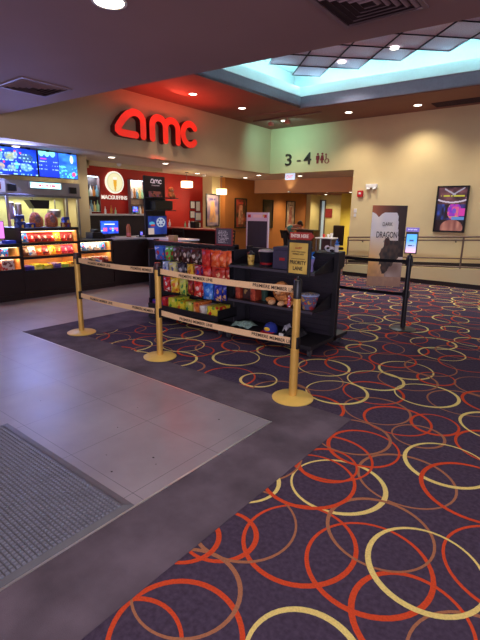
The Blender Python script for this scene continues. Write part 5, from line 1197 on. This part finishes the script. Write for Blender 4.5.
sub_skin('shirt', [0, 1, 2, 5, 6, 7, 8], .014, mat('teal_shirt', (96, 172, 178), .85, var=.12, scale=20))
sub_skin('trousers', [0, 11, 12, 13, 15, 16, 17], .012, mat('dark_trousers', (34, 32, 44), .85, var=.1))
b = NB(); box(b, -.06, .17, -.14, -.06, -.0, .075, bev=.02); box(b, -.10, .13, .06, .14, 0, .075, bev=.02); link('shoes', b, M['blackplastic'], pr, True)
b = NB(); ball(b, (0, 0, 0), .095, .075, .11, 20, 14)
for v in b.verts:
    if v.co.z < -.03: v.co.x *= .85; v.co.y *= .82
ball(b, (.098, 0, -.012), .014, .012, .018, 8, 6); ball(b, (0, .076, -.01), .012, .01, .022, 8, 6); ball(b, (0, -.076, -.01), .012, .01, .022, 8, 6)
hd = link('head', b, M['skin'], pr, True); hd.location = headc; hd.rotation_euler = (0, radians(55), 0)
b = NB(); ball(b, (-.022, 0, .03), .088, .083, .092, 18, 12); ball(b, (.045, 0, .078), .05, .06, .03, 12, 8); link('hair', b, M['hair'], hd, True)
b = NB()
for s in (-1, 1): ball(b, (.085, s*.03, .012), .008, .012, .007, 8, 6)
link('eyes', b, M['blackplastic'], hd, True)
b = NB(); ball(b, (.082, 0, -.05), .008, .022, .005, 8, 6); link('mouth', b, mat('lip_tone', (170, 90, 84), .6), hd, True)
for s, wx, wy in ((-1, .52, -.10), (1, .55, .10)):
    VV = [(wx, wy, .905), (wx+.07, wy, .905)]; EE = [(0, 1)]; RR = [.022, (.036, .014)]
    for k, ln in enumerate((.06, .075, .07, .055)):
        y = wy+(k-1.5)*.021; i = len(VV); VV += [(wx+.085, y, .908), (wx+.085+ln*.55, y+(k-1.5)*.004, .912), (wx+.085+ln, y+(k-1.5)*.006, .899)]; EE += [(1, i), (i, i+1), (i+1, i+2)]; RR += [.010, .0095, .008]
    i = len(VV); VV += [(wx+.035, wy-s*.03, .905), (wx+.075, wy-s*.055, .900)]; EE += [(0, i), (i, i+1)]; RR += [.012, .009]
    skin_mesh('hand', VV, EE, RR, M['skin'], pr, 1)

# ================================================================== RUBBER MAT
t = thing('floor_mat', 'large grey studded rubber mat lying on the tile floor at lower left', 'floor mat', (-2.4, 0.6, .004)); t.location = (-2.385, .43, .004)
b = NB(); x0, x1, y0, y1 = -.72, .72, -1.6, .82
def ring_slab(b, o, i, zo, zi):
    A = [b.verts.new((x, y, zo)) for x, y in ((x0-o+0, y0-o), (x1+o, y0-o), (x1+o, y1+o), (x0-o, y1+o))]; Bq = [b.verts.new((x, y, zi)) for x, y in ((x0+i, y0+i), (x1-i, y0+i), (x1-i, y1-i), (x0+i, y1-i))]
    for k in range(4): b.faces.new((A[k], A[(k+1) % 4], Bq[(k+1) % 4], Bq[k]))
ring_slab(b, .0, .04, .001, .009); box(b, x0+.039, x1-.039, y0+.039, y1-.039, .001, .006)
link('mat_border', b, mat('grey_rubber', (92, 94, 106), .5, var=.08, scale=10, bump=.1, bscale=200), t)
verts, faces = [], []; p = .0235; nx = int((x1-x0-.10)/p); ny = int((y1-y0-.10)/p)
for i in range(nx+1):
    for j in range(ny+1):
        cx = x0+.05+i*p; cy = y0+.05+j*p; k = len(verts); h = .0072; s = p*.40; s2 = p*.27
        verts += [(cx-s, cy-s, .006), (cx+s, cy-s, .006), (cx+s, cy+s, .006), (cx-s, cy+s, .006), (cx-s2, cy-s2, .006+h), (cx+s2, cy-s2, .006+h), (cx+s2, cy+s2, .006+h), (cx-s2, cy+s2, .006+h)]
        faces += [(k+4, k+5, k+6, k+7), (k, k+1, k+5, k+4), (k+1, k+2, k+6, k+5), (k+2, k+3, k+7, k+6), (k+3, k, k+4, k+7)]
me = bpy.data.meshes.new('mat_studs'); me.from_pydata(verts, [], faces); me.materials.append(mat('dark_grey_rubber_stud', (116, 118, 132), .42, var=.08, scale=10)); o = bpy.data.objects.new('mat_studs', me); COL.objects.link(o); o.parent = t
# scuffs and gum spots on the tile
